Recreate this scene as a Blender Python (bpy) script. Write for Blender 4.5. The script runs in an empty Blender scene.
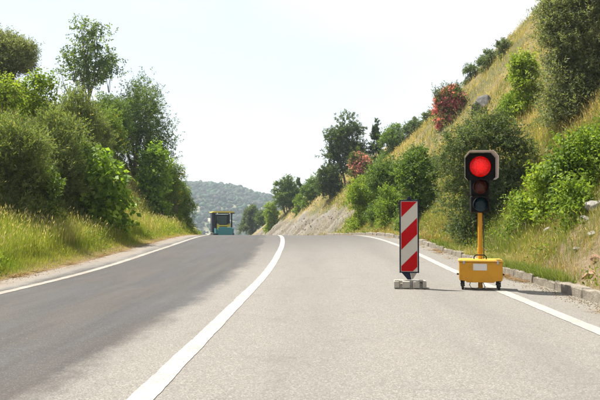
import bpy, bmesh, math, random
import numpy as np
from mathutils import Vector, Matrix

S = bpy.context.scene
COL = S.collection
PI = math.pi
rad = math.radians

# ------------------------------------------------------------------ camera
CAM_H = 0.97
FPX = 700.0                       # focal length in pixels of a 600-wide frame
cam_d = bpy.data.cameras.new('camera')
cam = bpy.data.objects.new('camera', cam_d)
COL.objects.link(cam)
cam_d.sensor_width = 36.0
cam_d.lens = FPX / 600.0 * 36.0
cam_d.clip_start = 0.05
cam_d.clip_end = 9000.0
cam.location = (0, 0, CAM_H)
YAW = math.atan(26 / FPX)
PITCH = math.atan(17.5 / FPX)
cam.rotation_euler = (PI / 2 + PITCH, 0, YAW)
S.camera = cam

# ------------------------------------------------------------------ light
SUN_TO = Vector((-0.74, 0.46, 1.62)).normalized()      # towards the sun
SUN_EL = math.asin(SUN_TO.z)
SUN_AZ = math.atan2(SUN_TO.x, SUN_TO.y)

world = bpy.data.worlds.new('World')
S.world = world
world.use_nodes = True
wn, wl = world.node_tree.nodes, world.node_tree.links
wn.clear()
w_out = wn.new('ShaderNodeOutputWorld')
w_bg = wn.new('ShaderNodeBackground')
w_bg.inputs['Strength'].default_value = 0.085
w_sky = wn.new('ShaderNodeTexSky')
w_sky.sky_type = 'NISHITA'
w_sky.sun_disc = False
w_sky.sun_elevation = SUN_EL
w_sky.sun_rotation = SUN_AZ
w_sky.air_density = 1.0
w_sky.dust_density = 1.0
w_tc = wn.new('ShaderNodeTexCoord')
w_map = wn.new('ShaderNodeMapping')
w_map.inputs['Scale'].default_value = (-1.0, 1.0, 2.2)
w_map.inputs['Location'].default_value = (5.5, 1.2, 0.3)
w_no = wn.new('ShaderNodeTexNoise')
w_no.inputs['Scale'].default_value = 1.5
w_no.inputs['Detail'].default_value = 6.0
w_no.inputs['Roughness'].default_value = 0.5
w_cr = wn.new('ShaderNodeValToRGB')
w_cr.color_ramp.elements[0].position = 0.42
w_cr.color_ramp.elements[0].color = (0.56, 0.56, 0.56, 1)
w_cr.color_ramp.elements[1].position = 0.66
w_cr.color_ramp.elements[1].color = (1, 1, 1, 1)
w_mix = wn.new('ShaderNodeMix')
w_mix.data_type = 'RGBA'
w_mix.inputs[7].default_value = (6.3, 6.3, 6.25, 1)    # veil of thin bright cloud
wl.new(w_tc.outputs['Generated'], w_map.inputs['Vector'])
wl.new(w_map.outputs['Vector'], w_no.inputs['Vector'])
wl.new(w_no.outputs['Fac'], w_cr.inputs['Fac'])
wl.new(w_cr.outputs['Color'], w_mix.inputs['Factor'])
wl.new(w_sky.outputs['Color'], w_mix.inputs[6])
wl.new(w_mix.outputs[2], w_bg.inputs['Color'])
wl.new(w_bg.outputs['Background'], w_out.inputs['Surface'])

sun_d = bpy.data.lights.new('sun', 'SUN')
sun_d.energy = 5.0
sun_d.angle = rad(0.6)
sun_d.color = (1.0, 0.93, 0.82)
sun = bpy.data.objects.new('sun', sun_d)
sun.rotation_euler = (-SUN_TO).to_track_quat('-Z', 'Y').to_euler()
sun.location = (-20, 10, 40)
COL.objects.link(sun)

S.view_settings.view_transform = 'Standard'
S.view_settings.look = 'None'
S.view_settings.gamma = 1.0
S.view_settings.use_curve_mapping = False
S.view_settings.exposure = 1.12
S.cycles.max_bounces = 4
S.cycles.diffuse_bounces = 2
S.cycles.glossy_bounces = 2
S.cycles.transmission_bounces = 3
S.cycles.transparent_max_bounces = 4
S.cycles.volume_bounces = 0
S.cycles.use_denoising = True
S.cycles.use_adaptive_sampling = True
S.cycles.adaptive_threshold = 0.02

rng = np.random.default_rng(11)

# ------------------------------------------------------------------ helpers
def tag(o, label=None, cat=None, group=None, kind=None):
    if label: o['label'] = label
    if cat: o['category'] = cat
    if group: o['group'] = group
    if kind: o['kind'] = kind
    return o

def empty(name, loc=(0, 0, 0), rz=0.0):
    o = bpy.data.objects.new(name, None)
    o.location = loc
    o.rotation_euler = (0, 0, rz)
    o.empty_display_size = 0.2
    COL.objects.link(o)
    return o

def link(name, me, mat=None, parent=None, loc=None):
    o = bpy.data.objects.new(name, me)
    COL.objects.link(o)
    if mat is not None and len(me.materials) == 0:
        me.materials.append(mat)
    if parent is not None:
        o.parent = parent
    if loc is not None:
        o.location = loc
    return o

def np_mesh(name, verts, quads=None, tris=None, col=None, smooth=False, uv=None):
    me = bpy.data.meshes.new(name)
    verts = np.asarray(verts, dtype=np.float32)
    me.vertices.add(len(verts))
    me.vertices.foreach_set('co', verts.ravel())
    li, st = [], []
    n = 0
    if quads is not None and len(quads):
        q = np.asarray(quads, dtype=np.int32)
        li.append(q.ravel()); st.append(np.arange(len(q), dtype=np.int32) * 4); n += len(q) * 4
    if tris is not None and len(tris):
        t = np.asarray(tris, dtype=np.int32)
        li.append(t.ravel()); st.append(np.arange(len(t), dtype=np.int32) * 3 + n); n += len(t) * 3
    li = np.concatenate(li); st = np.concatenate(st)
    me.loops.add(len(li)); me.loops.foreach_set('vertex_index', li)
    me.polygons.add(len(st)); me.polygons.foreach_set('loop_start', st)
    me.update(calc_edges=True)
    if smooth:
        me.polygons.foreach_set('use_smooth', np.ones(len(st), dtype=bool))
    if col is not None:
        a = me.attributes.new('Col', 'FLOAT_COLOR', 'POINT')
        c = np.ones((len(verts), 4), dtype=np.float32)
        c[:, :3] = col
        a.data.foreach_set('color', c.ravel())
    if uv is not None:
        l = me.uv_layers.new(name='metres')
        l.data.foreach_set('uv', np.asarray(uv, dtype=np.float32)[li].ravel())
    return me

def bm_mesh(name, bm, smooth=False):
    me = bpy.data.meshes.new(name)
    bmesh.ops.recalc_face_normals(bm, faces=bm.faces)
    bm.to_mesh(me)
    bm.free()
    if smooth:
        for p in me.polygons: p.use_smooth = True
    return me

def add_box(bm, lo, hi, bevel=0.0, segs=2, mat=None):
    vs = [bm.verts.new((x, y, z)) for z in (lo[2], hi[2]) for y in (lo[1], hi[1]) for x in (lo[0], hi[0])]
    fs = [(0, 2, 3, 1), (4, 5, 7, 6), (0, 1, 5, 4), (2, 6, 7, 3), (0, 4, 6, 2), (1, 3, 7, 5)]
    faces = [bm.faces.new([vs[i] for i in f]) for f in fs]
    if mat is not None:
        bmesh.ops.transform(bm, matrix=mat, verts=vs)
    if bevel > 0:
        edges = {e for f in faces for e in f.edges}
        bmesh.ops.bevel(bm, geom=list(edges), offset=bevel, segments=segs, affect='EDGES', profile=0.5)

def add_tube(bm, p0, p1, r0, r1=None, n=12, cap=True):
    r1 = r0 if r1 is None else r1
    p0, p1 = Vector(p0), Vector(p1)
    d = (p1 - p0).normalized()
    a = d.orthogonal().normalized(); b = d.cross(a)
    A = [bm.verts.new(p0 + (a * math.cos(t) + b * math.sin(t)) * r0) for t in [2 * PI * i / n for i in range(n)]]
    B = [bm.verts.new(p1 + (a * math.cos(t) + b * math.sin(t)) * r1) for t in [2 * PI * i / n for i in range(n)]]
    for i in range(n):
        bm.faces.new((A[i], A[(i + 1) % n], B[(i + 1) % n], B[i]))
    if cap:
        bm.faces.new(A[::-1]); bm.faces.new(B)

def add_path(bm, pts, r, n=8):
    pts = [Vector(p) for p in pts]
    rings = []
    for i, p in enumerate(pts):
        d = (pts[min(i + 1, len(pts) - 1)] - pts[max(i - 1, 0)]).normalized()
        ref = Vector((0.13, 0.97, 0.2)) if abs(d.y) < 0.9 else Vector((1, 0, 0.1))
        a = d.cross(ref).normalized(); b = d.cross(a)
        rings.append([bm.verts.new(p + (a * math.cos(t) + b * math.sin(t)) * r) for t in [2 * PI * k / n for k in range(n)]])
    for i in range(len(rings) - 1):
        for k in range(n):
            bm.faces.new((rings[i][k], rings[i][(k + 1) % n], rings[i + 1][(k + 1) % n], rings[i + 1][k]))
    bm.faces.new(rings[0][::-1]); bm.faces.new(rings[-1])

def add_prism(bm, poly, y0, y1):
    """polygon in x,z extruded along y"""
    A = [bm.verts.new((x, y0, z)) for x, z in poly]
    B = [bm.verts.new((x, y1, z)) for x, z in poly]
    n = len(poly)
    for i in range(n):
        bm.faces.new((A[i], A[(i + 1) % n], B[(i + 1) % n], B[i]))
    bm.faces.new(A[::-1]); bm.faces.new(B)

# value noise
def _hash(ix, iy, s):
    h = (ix.astype(np.int64) * 374761393 + iy.astype(np.int64) * 668265263 + s * 974711) & 0x7fffffff
    h = ((h ^ (h >> 13)) * 1274126177) & 0x7fffffff
    return ((h ^ (h >> 16)) & 0xffff) / 65535.0

def vnoise(x, y, s=0):
    x = np.asarray(x, dtype=np.float64); y = np.asarray(y, dtype=np.float64)
    ix, iy = np.floor(x), np.floor(y)
    fx, fy = x - ix, y - iy
    fx = fx * fx * (3 - 2 * fx); fy = fy * fy * (3 - 2 * fy)
    a = _hash(ix, iy, s); b = _hash(ix + 1, iy, s); c = _hash(ix, iy + 1, s); d = _hash(ix + 1, iy + 1, s)
    return (a * (1 - fx) + b * fx) * (1 - fy) + (c * (1 - fx) + d * fx) * fy

def fbm(x, y, s=0, o=4):
    v = 0; a = 0.5; t = 0
    for k in range(o):
        v = v + a * vnoise(x * 2 ** k, y * 2 ** k, s + k * 7); t += a; a *= 0.5
    return v / t

def sstep(a, b, x):
    t = np.clip((np.asarray(x, dtype=np.float64) - a) / (b - a), 0, 1)
    return t * t * (3 - 2 * t)

# ------------------------------------------------------------------ road course
_ky = np.array([-60, 0, 10, 18, 25, 41, 65, 120, 260.])
_ks = np.array([0, 0, .006, .035, .075, .15, .20, .30, .30])
_yy = np.linspace(-60, 260, 3201)
_sl = np.interp(_yy, _ky, _ks)
_of = -np.concatenate([[0], np.cumsum((_sl[1:] + _sl[:-1]) / 2 * np.diff(_yy))])
# gentle rise to a crest some thirty metres ahead, then downhill
_gr = np.interp(_yy, [-60, 10, 15, 22, 32, 60, 93, 120, 260], [0, 0, .025, .016, -.0245, -.036, -.060, -.085, -.085])
_rz = np.concatenate([[0], np.cumsum((_gr[1:] + _gr[:-1]) / 2 * np.diff(_yy))])
def off(y): return np.interp(y, _yy, _of)
def road_z(y):
    return np.interp(y, _yy, _rz)

XC = -0.985            # centre line
XL = XC - 3.155        # left edge line
XR = XC + 3.315        # right edge line
X_LV = -5.0           # where the left verge begins
X_KB = 3.08           # face of the kerb
KW, KH = 0.16, 0.125

def ground_h(x, y):
    x = np.asarray(x, dtype=np.float64); y = np.asarray(y, dtype=np.float64)
    zr = road_z(y); xr = x - off(y)
    # left bank
    u = np.maximum(X_LV - xr, 0)
    s = np.maximum(u - 2.0, 0)
    hm = 9.5 - 7.0 * sstep(50, 75, y) - 2.0 * sstep(75, 105, y)
    left = 0.24 * np.minimum(u, 2.0) + hm * (1 - np.exp(-1.5 * s / hm)) + 0.03 * s
    left += (fbm(x * .5, y * .5, 3) - .5) * np.clip(u * .35, 0, 1.1)
    # right bank
    u2 = np.maximum(xr - (X_KB + KW), 0)
    v = np.maximum(u2 - 0.35, 0)
    f_near = np.minimum(1.12 * v, 19 + .2 * v)
    a1 = 1.05 * v
    f_far = np.minimum(a1, 1.9 + 0.60 * v)
    f_far = np.minimum(f_far, 11 + .1 * v)
    t = sstep(43, 63, y)
    f = f_near * (1 - t) + f_far * t
    f = f * (1 - sstep(92, 135, y))
    right = KH * 0.8 * np.clip(u2 * 8, 0, 1) + f
    right += (fbm(x * .55 + 9, y * .55, 5) - .5) * np.clip(u2 * .4, 0, 1.0)
    rock = rock_mask(x, y)
    gul = np.abs(fbm(y * .75 + xr * 1.1, xr * .22, 21) - .5) * 2.6
    right -= rock * ((0.45 - np.minimum(gul, 1.0)) * .9 + (vnoise(y * 2.6, xr * 2.6, 23) - .5) * .14)
    z = np.where(xr < 0, left, right)
    inside = (xr > X_LV) & (xr < X_KB + KW - .02)
    z = np.where(inside, -0.09, z)
    z = z + zr
    # fall away to the valley
    fall = sstep(110, 175, y)
    z = z * (1 - fall) + fall * -26
    side = sstep(60, 130, np.abs(xr))
    return z * (1 - side) + side * -26

def rock_mask(x, y):
    xr = x - off(y)
    u = xr - (X_KB + KW)
    m = sstep(42, 50, y + 3 * (fbm(x, y, 9) - .5)) * (1 - sstep(98, 108, y)) * sstep(0.0, .35, u)
    top = 1.7 + 1.5 * (fbm(x * .3, y * .16, 13) - .5)
    return m * (1 - sstep(top, top + .8, u))

def gh(x, y): return float(ground_h(np.array([x]), np.array([y]))[0])

# picture ray -> world point at world distance Y (used to read positions off the photograph)
_M = cam.rotation_euler.to_matrix()
_R, _U, _F = _M @ Vector((1, 0, 0)), _M @ Vector((0, 1, 0)), _M @ Vector((0, 0, -1))
def at(px, py, Y):
    d = _F + _R * ((px - 300) / FPX) + _U * ((200 - py) / FPX)
    t = Y / d.y
    return Vector((0, 0, CAM_H)) + d * t
def px2m(Y): return Y / FPX

# ------------------------------------------------------------------ materials
def new_mat(name):
    m = bpy.data.materials.new(name)
    m.use_nodes = True
    nt = m.node_tree
    b = nt.nodes['Principled BSDF']
    return m, nt, nt.nodes, nt.links, b

def noise(nt, scale, detail=4, rough=.55, vec=None):
    n = nt.nodes.new('ShaderNodeTexNoise')
    n.inputs['Scale'].default_value = scale
    n.inputs['Detail'].default_value = detail
    n.inputs['Roughness'].default_value = rough
    if vec is not None: nt.links.new(vec, n.inputs['Vector'])
    return n

def ramp(nt, fac, stops):
    r = nt.nodes.new('ShaderNodeValToRGB')
    e = r.color_ramp.elements
    while len(e) < len(stops): e.new(.5)
    for i, (p, c) in enumerate(stops):
        e[i].position = p
        e[i].color = (*c, 1) if len(c) == 3 else c
    nt.links.new(fac, r.inputs['Fac'])
    return r.outputs['Color']

def mixc(nt, fac, a, b, mode='MIX'):
    m = nt.nodes.new('ShaderNodeMix')
    m.data_type = 'RGBA'; m.blend_type = mode
    for sock, v in ((m.inputs['Factor'], fac), (m.inputs[6], a), (m.inputs[7], b)):
        if isinstance(v, bpy.types.NodeSocket): nt.links.new(v, sock)
        elif isinstance(v, (int, float)): sock.default_value = v
        else: sock.default_value = (*v, 1)
    return m.outputs[2]

def math_n(nt, op, a, b=None, clamp=False):
    m = nt.nodes.new('ShaderNodeMath')
    m.operation = op; m.use_clamp = clamp
    for i, v in enumerate((a, b)):
        if v is None: continue
        if isinstance(v, bpy.types.NodeSocket): nt.links.new(v, m.inputs[i])
        else: m.inputs[i].default_value = v
    return m.outputs[0]

def maprange(nt, v, a, b, c=0., d=1., smooth=True):
    m = nt.nodes.new('ShaderNodeMapRange')
    m.interpolation_type = 'SMOOTHSTEP' if smooth else 'LINEAR'
    nt.links.new(v, m.inputs['Value'])
    for k, val in (('From Min', a), ('From Max', b), ('To Min', c), ('To Max', d)):
        m.inputs[k].default_value = val
    return m.outputs['Result']

def bump(nt, height, bsdf, strength=.4, dist=.01):
    b = nt.nodes.new('ShaderNodeBump')
    b.inputs['Strength'].default_value = strength
    b.inputs['Distance'].default_value = dist
    nt.links.new(height, b.inputs['Height'])
    nt.links.new(b.outputs['Normal'], bsdf.inputs['Normal'])

def objco(nt):
    return nt.nodes.new('ShaderNodeTexCoord').outputs['Object']

def paint(name, col, rough=.45, dirt=.25, dirt_col=(.10, .085, .06), scale=9, metallic=0, bumpy=.05, spec=.4):
    m, nt, N, L, b = new_mat(name)
    co = objco(nt)
    n1 = noise(nt, scale, 6, .65, co)
    n2 = noise(nt, scale * 7, 4, .6, co)
    f = maprange(nt, n1.outputs['Fac'], .45, .78, 0, dirt)
    c = mixc(nt, f, col, dirt_col)
    f2 = maprange(nt, n2.outputs['Fac'], .35, .7, 0, .12)
    c = mixc(nt, f2, c, tuple(v * .7 for v in col))
    L.new(c, b.inputs['Base Color'])
    b.inputs['Metallic'].default_value = metallic
    b.inputs['Specular IOR Level'].default_value = spec
    r = maprange(nt, n1.outputs['Fac'], .3, .7, rough - .08, rough + .15)
    L.new(r, b.inputs['Roughness'])
    bump(nt, n2.outputs['Fac'], b, bumpy, .01)
    return m

def leaf_mat(name, tint=(1, 1, 1), rough=.5, trans=.35, spec=.25):
    m, nt, N, L, b = new_mat(name)
    a = N.new('ShaderNodeAttribute'); a.attribute_name = 'Col'
    c = mixc(nt, 1.0, a.outputs['Color'], tuple(t * 1.1 for t in tint), 'MULTIPLY')
    L.new(c, b.inputs['Base Color'])
    b.inputs['Roughness'].default_value = rough
    b.inputs['Specular IOR Level'].default_value = spec
    tr = N.new('ShaderNodeBsdfTranslucent')
    ct = mixc(nt, 1.0, c, (1.6, 1.6, .6), 'MULTIPLY')
    L.new(ct, tr.inputs['Color'])
    mx = N.new('ShaderNodeMixShader')
    mx.inputs['Fac'].default_value = trans
    L.new(b.outputs['BSDF'], mx.inputs[1]); L.new(tr.outputs['BSDF'], mx.inputs[2])
    L.new(mx.outputs['Shader'], N['Material Output'].inputs['Surface'])
    return m

M = {}
M['leaf'] = leaf_mat('leaf', rough=.6, trans=.4, spec=.15)
M['leaf_waxy'] = leaf_mat('leaf_waxy', rough=.55, trans=.35, spec=.2)
M['grass'] = leaf_mat('grass', rough=.6, trans=.4, spec=.15)
M['petal'] = leaf_mat('petal', rough=.6, trans=.3, spec=.1)

def bark_mat(name, c0, c1):
    m, nt, N, L, b = new_mat(name)
    co = objco(nt)
    mp = N.new('ShaderNodeMapping'); mp.inputs['Scale'].default_value = (1, 1, .25)
    L.new(co, mp.inputs['Vector'])
    n = noise(nt, 22, 6, .65, mp.outputs['Vector'])
    L.new(ramp(nt, n.outputs['Fac'], [(.3, c0), (.7, c1)]), b.inputs['Base Color'])
    b.inputs['Roughness'].default_value = .9
    bump(nt, n.outputs['Fac'], b, .6, .02)
    return m
M['bark'] = bark_mat('bark', (.06, .048, .035), (.19, .16, .125))

def asphalt_mat():
    m, nt, N, L, b = new_mat('asphalt')
    uv = N.new('ShaderNodeUVMap'); uv.uv_map = 'metres'
    v = uv.outputs['UV']
    sep = N.new('ShaderNodeSeparateXYZ'); L.new(v, sep.inputs[0])
    X, Y = sep.outputs[0], sep.outputs[1]
    mp = N.new('ShaderNodeMapping'); mp.inputs['Scale'].default_value = (1, .12, 1); L.new(v, mp.inputs['Vector'])
    streak = noise(nt, 2.2, 5, .6, mp.outputs['Vector']).outputs['Fac']
    mp2 = N.new('ShaderNodeMapping'); mp2.inputs['Scale'].default_value = (1, .05, 1); L.new(v, mp2.inputs['Vector'])
    streak2 = noise(nt, 6, 5, .6, mp2.outputs['Vector']).outputs['Fac']
    big = noise(nt, .55, 5, .6, v).outputs['Fac']
    mid = noise(nt, 6, 5, .65, v).outputs['Fac']
    grit = noise(nt, 160, 3, .7, v).outputs['Fac']
    vor = N.new('ShaderNodeTexVoronoi'); vor.inputs['Scale'].default_value = 130; L.new(v, vor.inputs['Vector'])
    vsep = N.new('ShaderNodeSeparateColor'); L.new(vor.outputs['Color'], vsep.inputs[0])
    # sun-bleached stone asphalt
    pale = ramp(nt, vsep.outputs[0], [(.0, (.135, .128, .116)), (.45, (.197, .190, .176)), (.8, (.228, .221, .206)), (1., (.32, .31, .29))])
    dark = ramp(nt, vsep.outputs[0], [(.0, (.018, .018, .021)), (.5, (.029, .029, .033)), (.9, (.045, .045, .050)), (1., (.11, .108, .107))])
    # tarry left lane, edge wandering to either side of the wheel path
    e = math_n(nt, 'ADD', X, math_n(nt, 'MULTIPLY', math_n(nt, 'SUBTRACT', streak, .5), .75))
    e = math_n(nt, 'ADD', e, math_n(nt, 'MULTIPLY', math_n(nt, 'SUBTRACT', big, .5), .5))
    e = math_n(nt, 'ADD', e, math_n(nt, 'MULTIPLY', math_n(nt, 'SUBTRACT', mid, .5), .35))
    f_in = maprange(nt, e, -1.75, -1.3, 1, 0)
    f_out = maprange(nt, e, -4.55, -4.15, 0, 1)
    f = math_n(nt, 'MULTIPLY', f_in, f_out)
    f = math_n(nt, 'MULTIPLY', f, maprange(nt, streak2, .28, .72, .88, 1.0))
    # further on both lanes are tarry
    fy = maprange(nt, math_n(nt, 'ADD', Y, math_n(nt, 'MULTIPLY', e, -1.2)), 13, 27, 0, .62)
    fy = math_n(nt, 'MULTIPLY', fy, maprange(nt, X, 1.9, 2.5, 1, .25))
    fy = math_n(nt, 'MULTIPLY', fy, maprange(nt, e, -4.5, -4.1, 0, 1))
    f = math_n(nt, 'MAXIMUM', f, fy)
    c = mixc(nt, f, pale, dark)
    # wheel polish, soft oil streaks
    w = maprange(nt, streak, .42, .75, 0, .14)
    c = mixc(nt, w, c, (.12, .115, .105))
    w2 = math_n(nt, 'MULTIPLY', maprange(nt, big, .50, .72, 0, .25), math_n(nt, 'SUBTRACT', 1.0, f))
    c = mixc(nt, w2, c, (.22, .207, .183))
    hue = noise(nt, 1.6, 4, .6, mp.outputs['Vector']).outputs['Fac']
    c = mixc(nt, math_n(nt, 'MULTIPLY', f, maprange(nt, hue, .35, .6, .30, 0)), c, (.085, .066, .05))
    c = mixc(nt, math_n(nt, 'MULTIPLY', f, maprange(nt, hue, .5, .68, 0, .35)), c, (.062, .064, .082))
    # dusty shoulder left, dusty gutter right
    sh = maprange(nt, e, -4.75, -4.35, .8, 0)
    c = mixc(nt, sh, c, (.235, .20, .165))
    gu = maprange(nt, e, 2.6, 3.0, 0, .55)
    # wheel paths of the right-hand lane, blotches, old hairline cracks
    wp = math_n(nt, 'ABSOLUTE', math_n(nt, 'SUBTRACT', math_n(nt, 'ABSOLUTE', math_n(nt, 'SUBTRACT', e, .65)), .85))
    c = mixc(nt, math_n(nt, 'MULTIPLY', maprange(nt, wp, .05, .55, .26, 0), maprange(nt, streak, .3, .65, .3, 1)), c, (.115, .11, .102))
    blot = noise(nt, 1.4, 6, .7, v).outputs['Fac']
    c = mixc(nt, maprange(nt, blot, .56, .70, 0, .30), c, (.10, .096, .09))
    cv = N.new('ShaderNodeTexVoronoi'); cv.feature = 'DISTANCE_TO_EDGE'; cv.inputs['Scale'].default_value = .42
    wv = N.new('ShaderNodeVectorMath'); wv.operation = 'ADD'; L.new(v, wv.inputs[0])
    wn_ = noise(nt, 1.8, 5, .65, v); L.new(wn_.outputs['Color'], wv.inputs[1]); L.new(wv.outputs[0], cv.inputs['Vector'])
    ck = math_n(nt, 'MULTIPLY', maprange(nt, cv.outputs['Distance'], .001, .005, .22, 0), maprange(nt, big, .45, .55, 0, 1))
    c = mixc(nt, ck, c, (.05, .048, .045))
    c = mixc(nt, gu, c, (.235, .21, .172))
    c = mixc(nt, maprange(nt, grit, .35, .68, 0, .3), c, (.095, .088, .078))
    L.new(c, b.inputs['Base Color'])
    L.new(maprange(nt, f, 0, 1, .88, .66), b.inputs['Roughness'])
    b.inputs['Specular IOR Level'].default_value = .25
    h = math_n(nt, 'ADD', vsep.outputs[0], math_n(nt, 'MULTIPLY', grit, .7))
    bump(nt, h, b, .55, .006)
    return m
M['asphalt'] = asphalt_mat()

def line_mat(name='road_paint', wear=0.0, dust=.22):
    m, nt, N, L, b = new_mat(name)
    uv = N.new('ShaderNodeUVMap'); uv.uv_map = 'metres'
    v = uv.outputs['UV']
    n1 = noise(nt, 45, 5, .7, v).outputs['Fac']
    n2 = noise(nt, 3.2, 4, .6, v).outputs['Fac']
    n3 = noise(nt, 150, 2, .6, v).outputs['Fac']
    f = math_n(nt, 'ADD', n1, math_n(nt, 'MULTIPLY', math_n(nt, 'SUBTRACT', n2, .5), .45))
    f = maprange(nt, f, .55 - wear, .64 - wear, 0, .85)
    c = mixc(nt, f, (.345, .338, .318), (.15, .142, .125))
    c = mixc(nt, maprange(nt, n3, .4, .75, 0, .3), c, (.22, .21, .19))
    c = mixc(nt, maprange(nt, n2, .3, .65, dust * .3, dust), c, (.22, .195, .16))
    L.new(c, b.inputs['Base Color'])
    b.inputs['Roughness'].default_value = .7
    bump(nt, n1, b, .3, .004)
    return m
M['line'] = line_mat()
M['line_worn'] = line_mat('worn_road_paint', .12, .75)

def ground_mat():
    m, nt, N, L, b = new_mat('hillside_soil')
    a = N.new('ShaderNodeAttribute'); a.attribute_name = 'Col'
    co = objco(nt)
    n = noise(nt, 3.5, 8, .7, co).outputs['Fac']
    n2 = noise(nt, 24, 5, .7, co).outputs['Fac']
    n3 = noise(nt, 1.0, 6, .65, co).outputs['Fac']
    c = mixc(nt, maprange(nt, n, .35, .65, 0, .5), a.outputs['Color'], (.13, .10, .062))
    c = mixc(nt, maprange(nt, n2, .5, .75, 0, .5), c, (.34, .31, .255))
    c = mixc(nt, maprange(nt, n3, .45, .7, 0, .35), c, (.16, .15, .06))
    L.new(c, b.inputs['Base Color'])
    b.inputs['Roughness'].default_value = .95
    b.inputs['Specular IOR Level'].default_value = .1
    bump(nt, math_n(nt, 'ADD', n, math_n(nt, 'MULTIPLY', n2, .5)), b, .8, .12)
    return m
M['ground'] = ground_mat()

def rock_mat(name, c0, c1, c2):
    m, nt, N, L, b = new_mat(name)
    co = objco(nt)
    n = noise(nt, 5, 9, .7, co).outputs['Fac']
    n2 = noise(nt, 30, 5, .7, co).outputs['Fac']
    c = ramp(nt, n, [(.3, c0), (.5, c1), (.72, c2)])
    c = mixc(nt, maprange(nt, n2, .55, .75, 0, .5), c, (.12, .11, .09))
    L.new(c, b.inputs['Base Color'])
    b.inputs['Roughness'].default_value = .92
    bump(nt, math_n(nt, 'ADD', n, math_n(nt, 'MULTIPLY', n2, .4)), b, .8, .05)
    return m
M['rock'] = rock_mat('limestone', (.14, .13, .115), (.30, .285, .26), (.46, .44, .41))
M['rock_red'] = rock_mat('red_stone', (.20, .10, .065), (.32, .19, .13), (.42, .30, .23))
M['rock_dark'] = rock_mat('weathered_limestone', (.045, .044, .042), (.095, .093, .088), (.18, .175, .165))
M['kerb'] = rock_mat('kerb_concrete', (.12, .105, .08), (.225, .20, .16), (.32, .29, .24))

# ------------------------------------------------------------------ ground sheet
def grid_axis(pairs):
    out = []
    for a, b_, n in pairs:
        out += list(np.linspace(a, b_, n, endpoint=False))
    out.append(pairs[-1][1])
    return np.array(out)

ax = grid_axis([(-140, -40, 16), (-40, -16, 24), (-16, -5.05, 44), (-5.05, X_KB + KW - .03, 8),
                (X_KB + KW - .03, 7.5, 30), (7.5, 16, 34), (16, 40, 30), (40, 140, 16)])
ay = grid_axis([(-40, 2, 22), (2, 42, 120), (42, 100, 230), (100, 110, 20), (110, 180, 30)])
gy, gx = np.meshgrid(ay, ax, indexing='ij')
wx = gx + off(gy)
wz = ground_h(wx, gy)
V = np.stack([wx, gy, wz], -1).reshape(-1, 3)
nx, ny = len(ax), len(ay)
idx = np.arange(nx * ny).reshape(ny, nx)
Q = np.stack([idx[:-1, :-1], idx[:-1, 1:], idx[1:, 1:], idx[1:, :-1]], -1).reshape(-1, 4)
rk = rock_mask(wx, gy)
green = sstep(.35, .65, fbm(wx * .3, gy * .3, 31))
xr_ = gx
straw = np.array([.30, .235, .125]); grn = np.array([.115, .125, .05]); roc = np.array([.25, .238, .212]); lsoil = np.array([.15, .125, .07])
cc = straw * (1 - green[..., None]) + grn * green[..., None]
cc = np.where((xr_ < 0)[..., None], lsoil * .8 + grn * .4, cc)
gcol = sstep(.35, .7, fbm(gy * .8 + gx * 1.1, gx * .25, 151, 5))[..., None]
cc = cc * (1 - rk[..., None]) + (roc * (1 - gcol) + np.array([.185, .165, .135]) * gcol) * rk[..., None]
nr = ((1 - sstep(10.5, 15, gy + 3 * (fbm(wx, gy, 97) - .5))) * (xr_ > 0))[..., None]
cc = cc * (1 - nr) + (np.array([.27, .175, .105]) * .6 + np.array([.30, .27, .22]) * .4) * nr
# dirt fringe beside the roadway
fr = (1 - sstep(0.1, .7, X_LV - xr_)) * (xr_ < -3)
cc = cc * (1 - fr[..., None]) + np.array([.26, .185, .105]) * fr[..., None]
me = np_mesh('ground', V, quads=Q, col=cc.reshape(-1, 3), smooth=True)
tag(link('ground', me, M['ground']), kind='structure')

# valley floor out to the horizon and the wooded hill beyond
def disc(name, r, z, n=96):
    bm = bmesh.new()
    c = bm.verts.new((0, 0, z))
    ring = [bm.verts.new((r * math.cos(2 * PI * i / n), r * math.sin(2 * PI * i / n), z)) for i in range(n)]
    for i in range(n): bm.faces.new((c, ring[i], ring[(i + 1) % n]))
    return bm_mesh(name, bm)

def far_mat():
    m, nt, N, L, b = new_mat('far_scrub')
    co = objco(nt)
    n = noise(nt, .03, 6, .65, co).outputs['Fac']
    mp = N.new('ShaderNodeMapping'); mp.inputs['Scale'].default_value = (.3, .3, 3.0); L.new(co, mp.inputs['Vector'])
    n2 = noise(nt, .06, 5, .6, mp.outputs['Vector']).outputs['Fac']
    c = ramp(nt, n, [(.3, (.075, .09, .045)), (.5, (.13, .135, .07)), (.7, (.24, .215, .14))])
    c = mixc(nt, maprange(nt, n2, .52, .62, 0, .7), c, (.36, .33, .26))
    L.new(c, b.inputs['Base Color'])
    b.inputs['Roughness'].default_value = 1
    return m
M['far'] = far_mat()
tag(link('valley_floor', disc('valley_floor', 2400, -26.5), M['far']), kind='structure')

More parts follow.
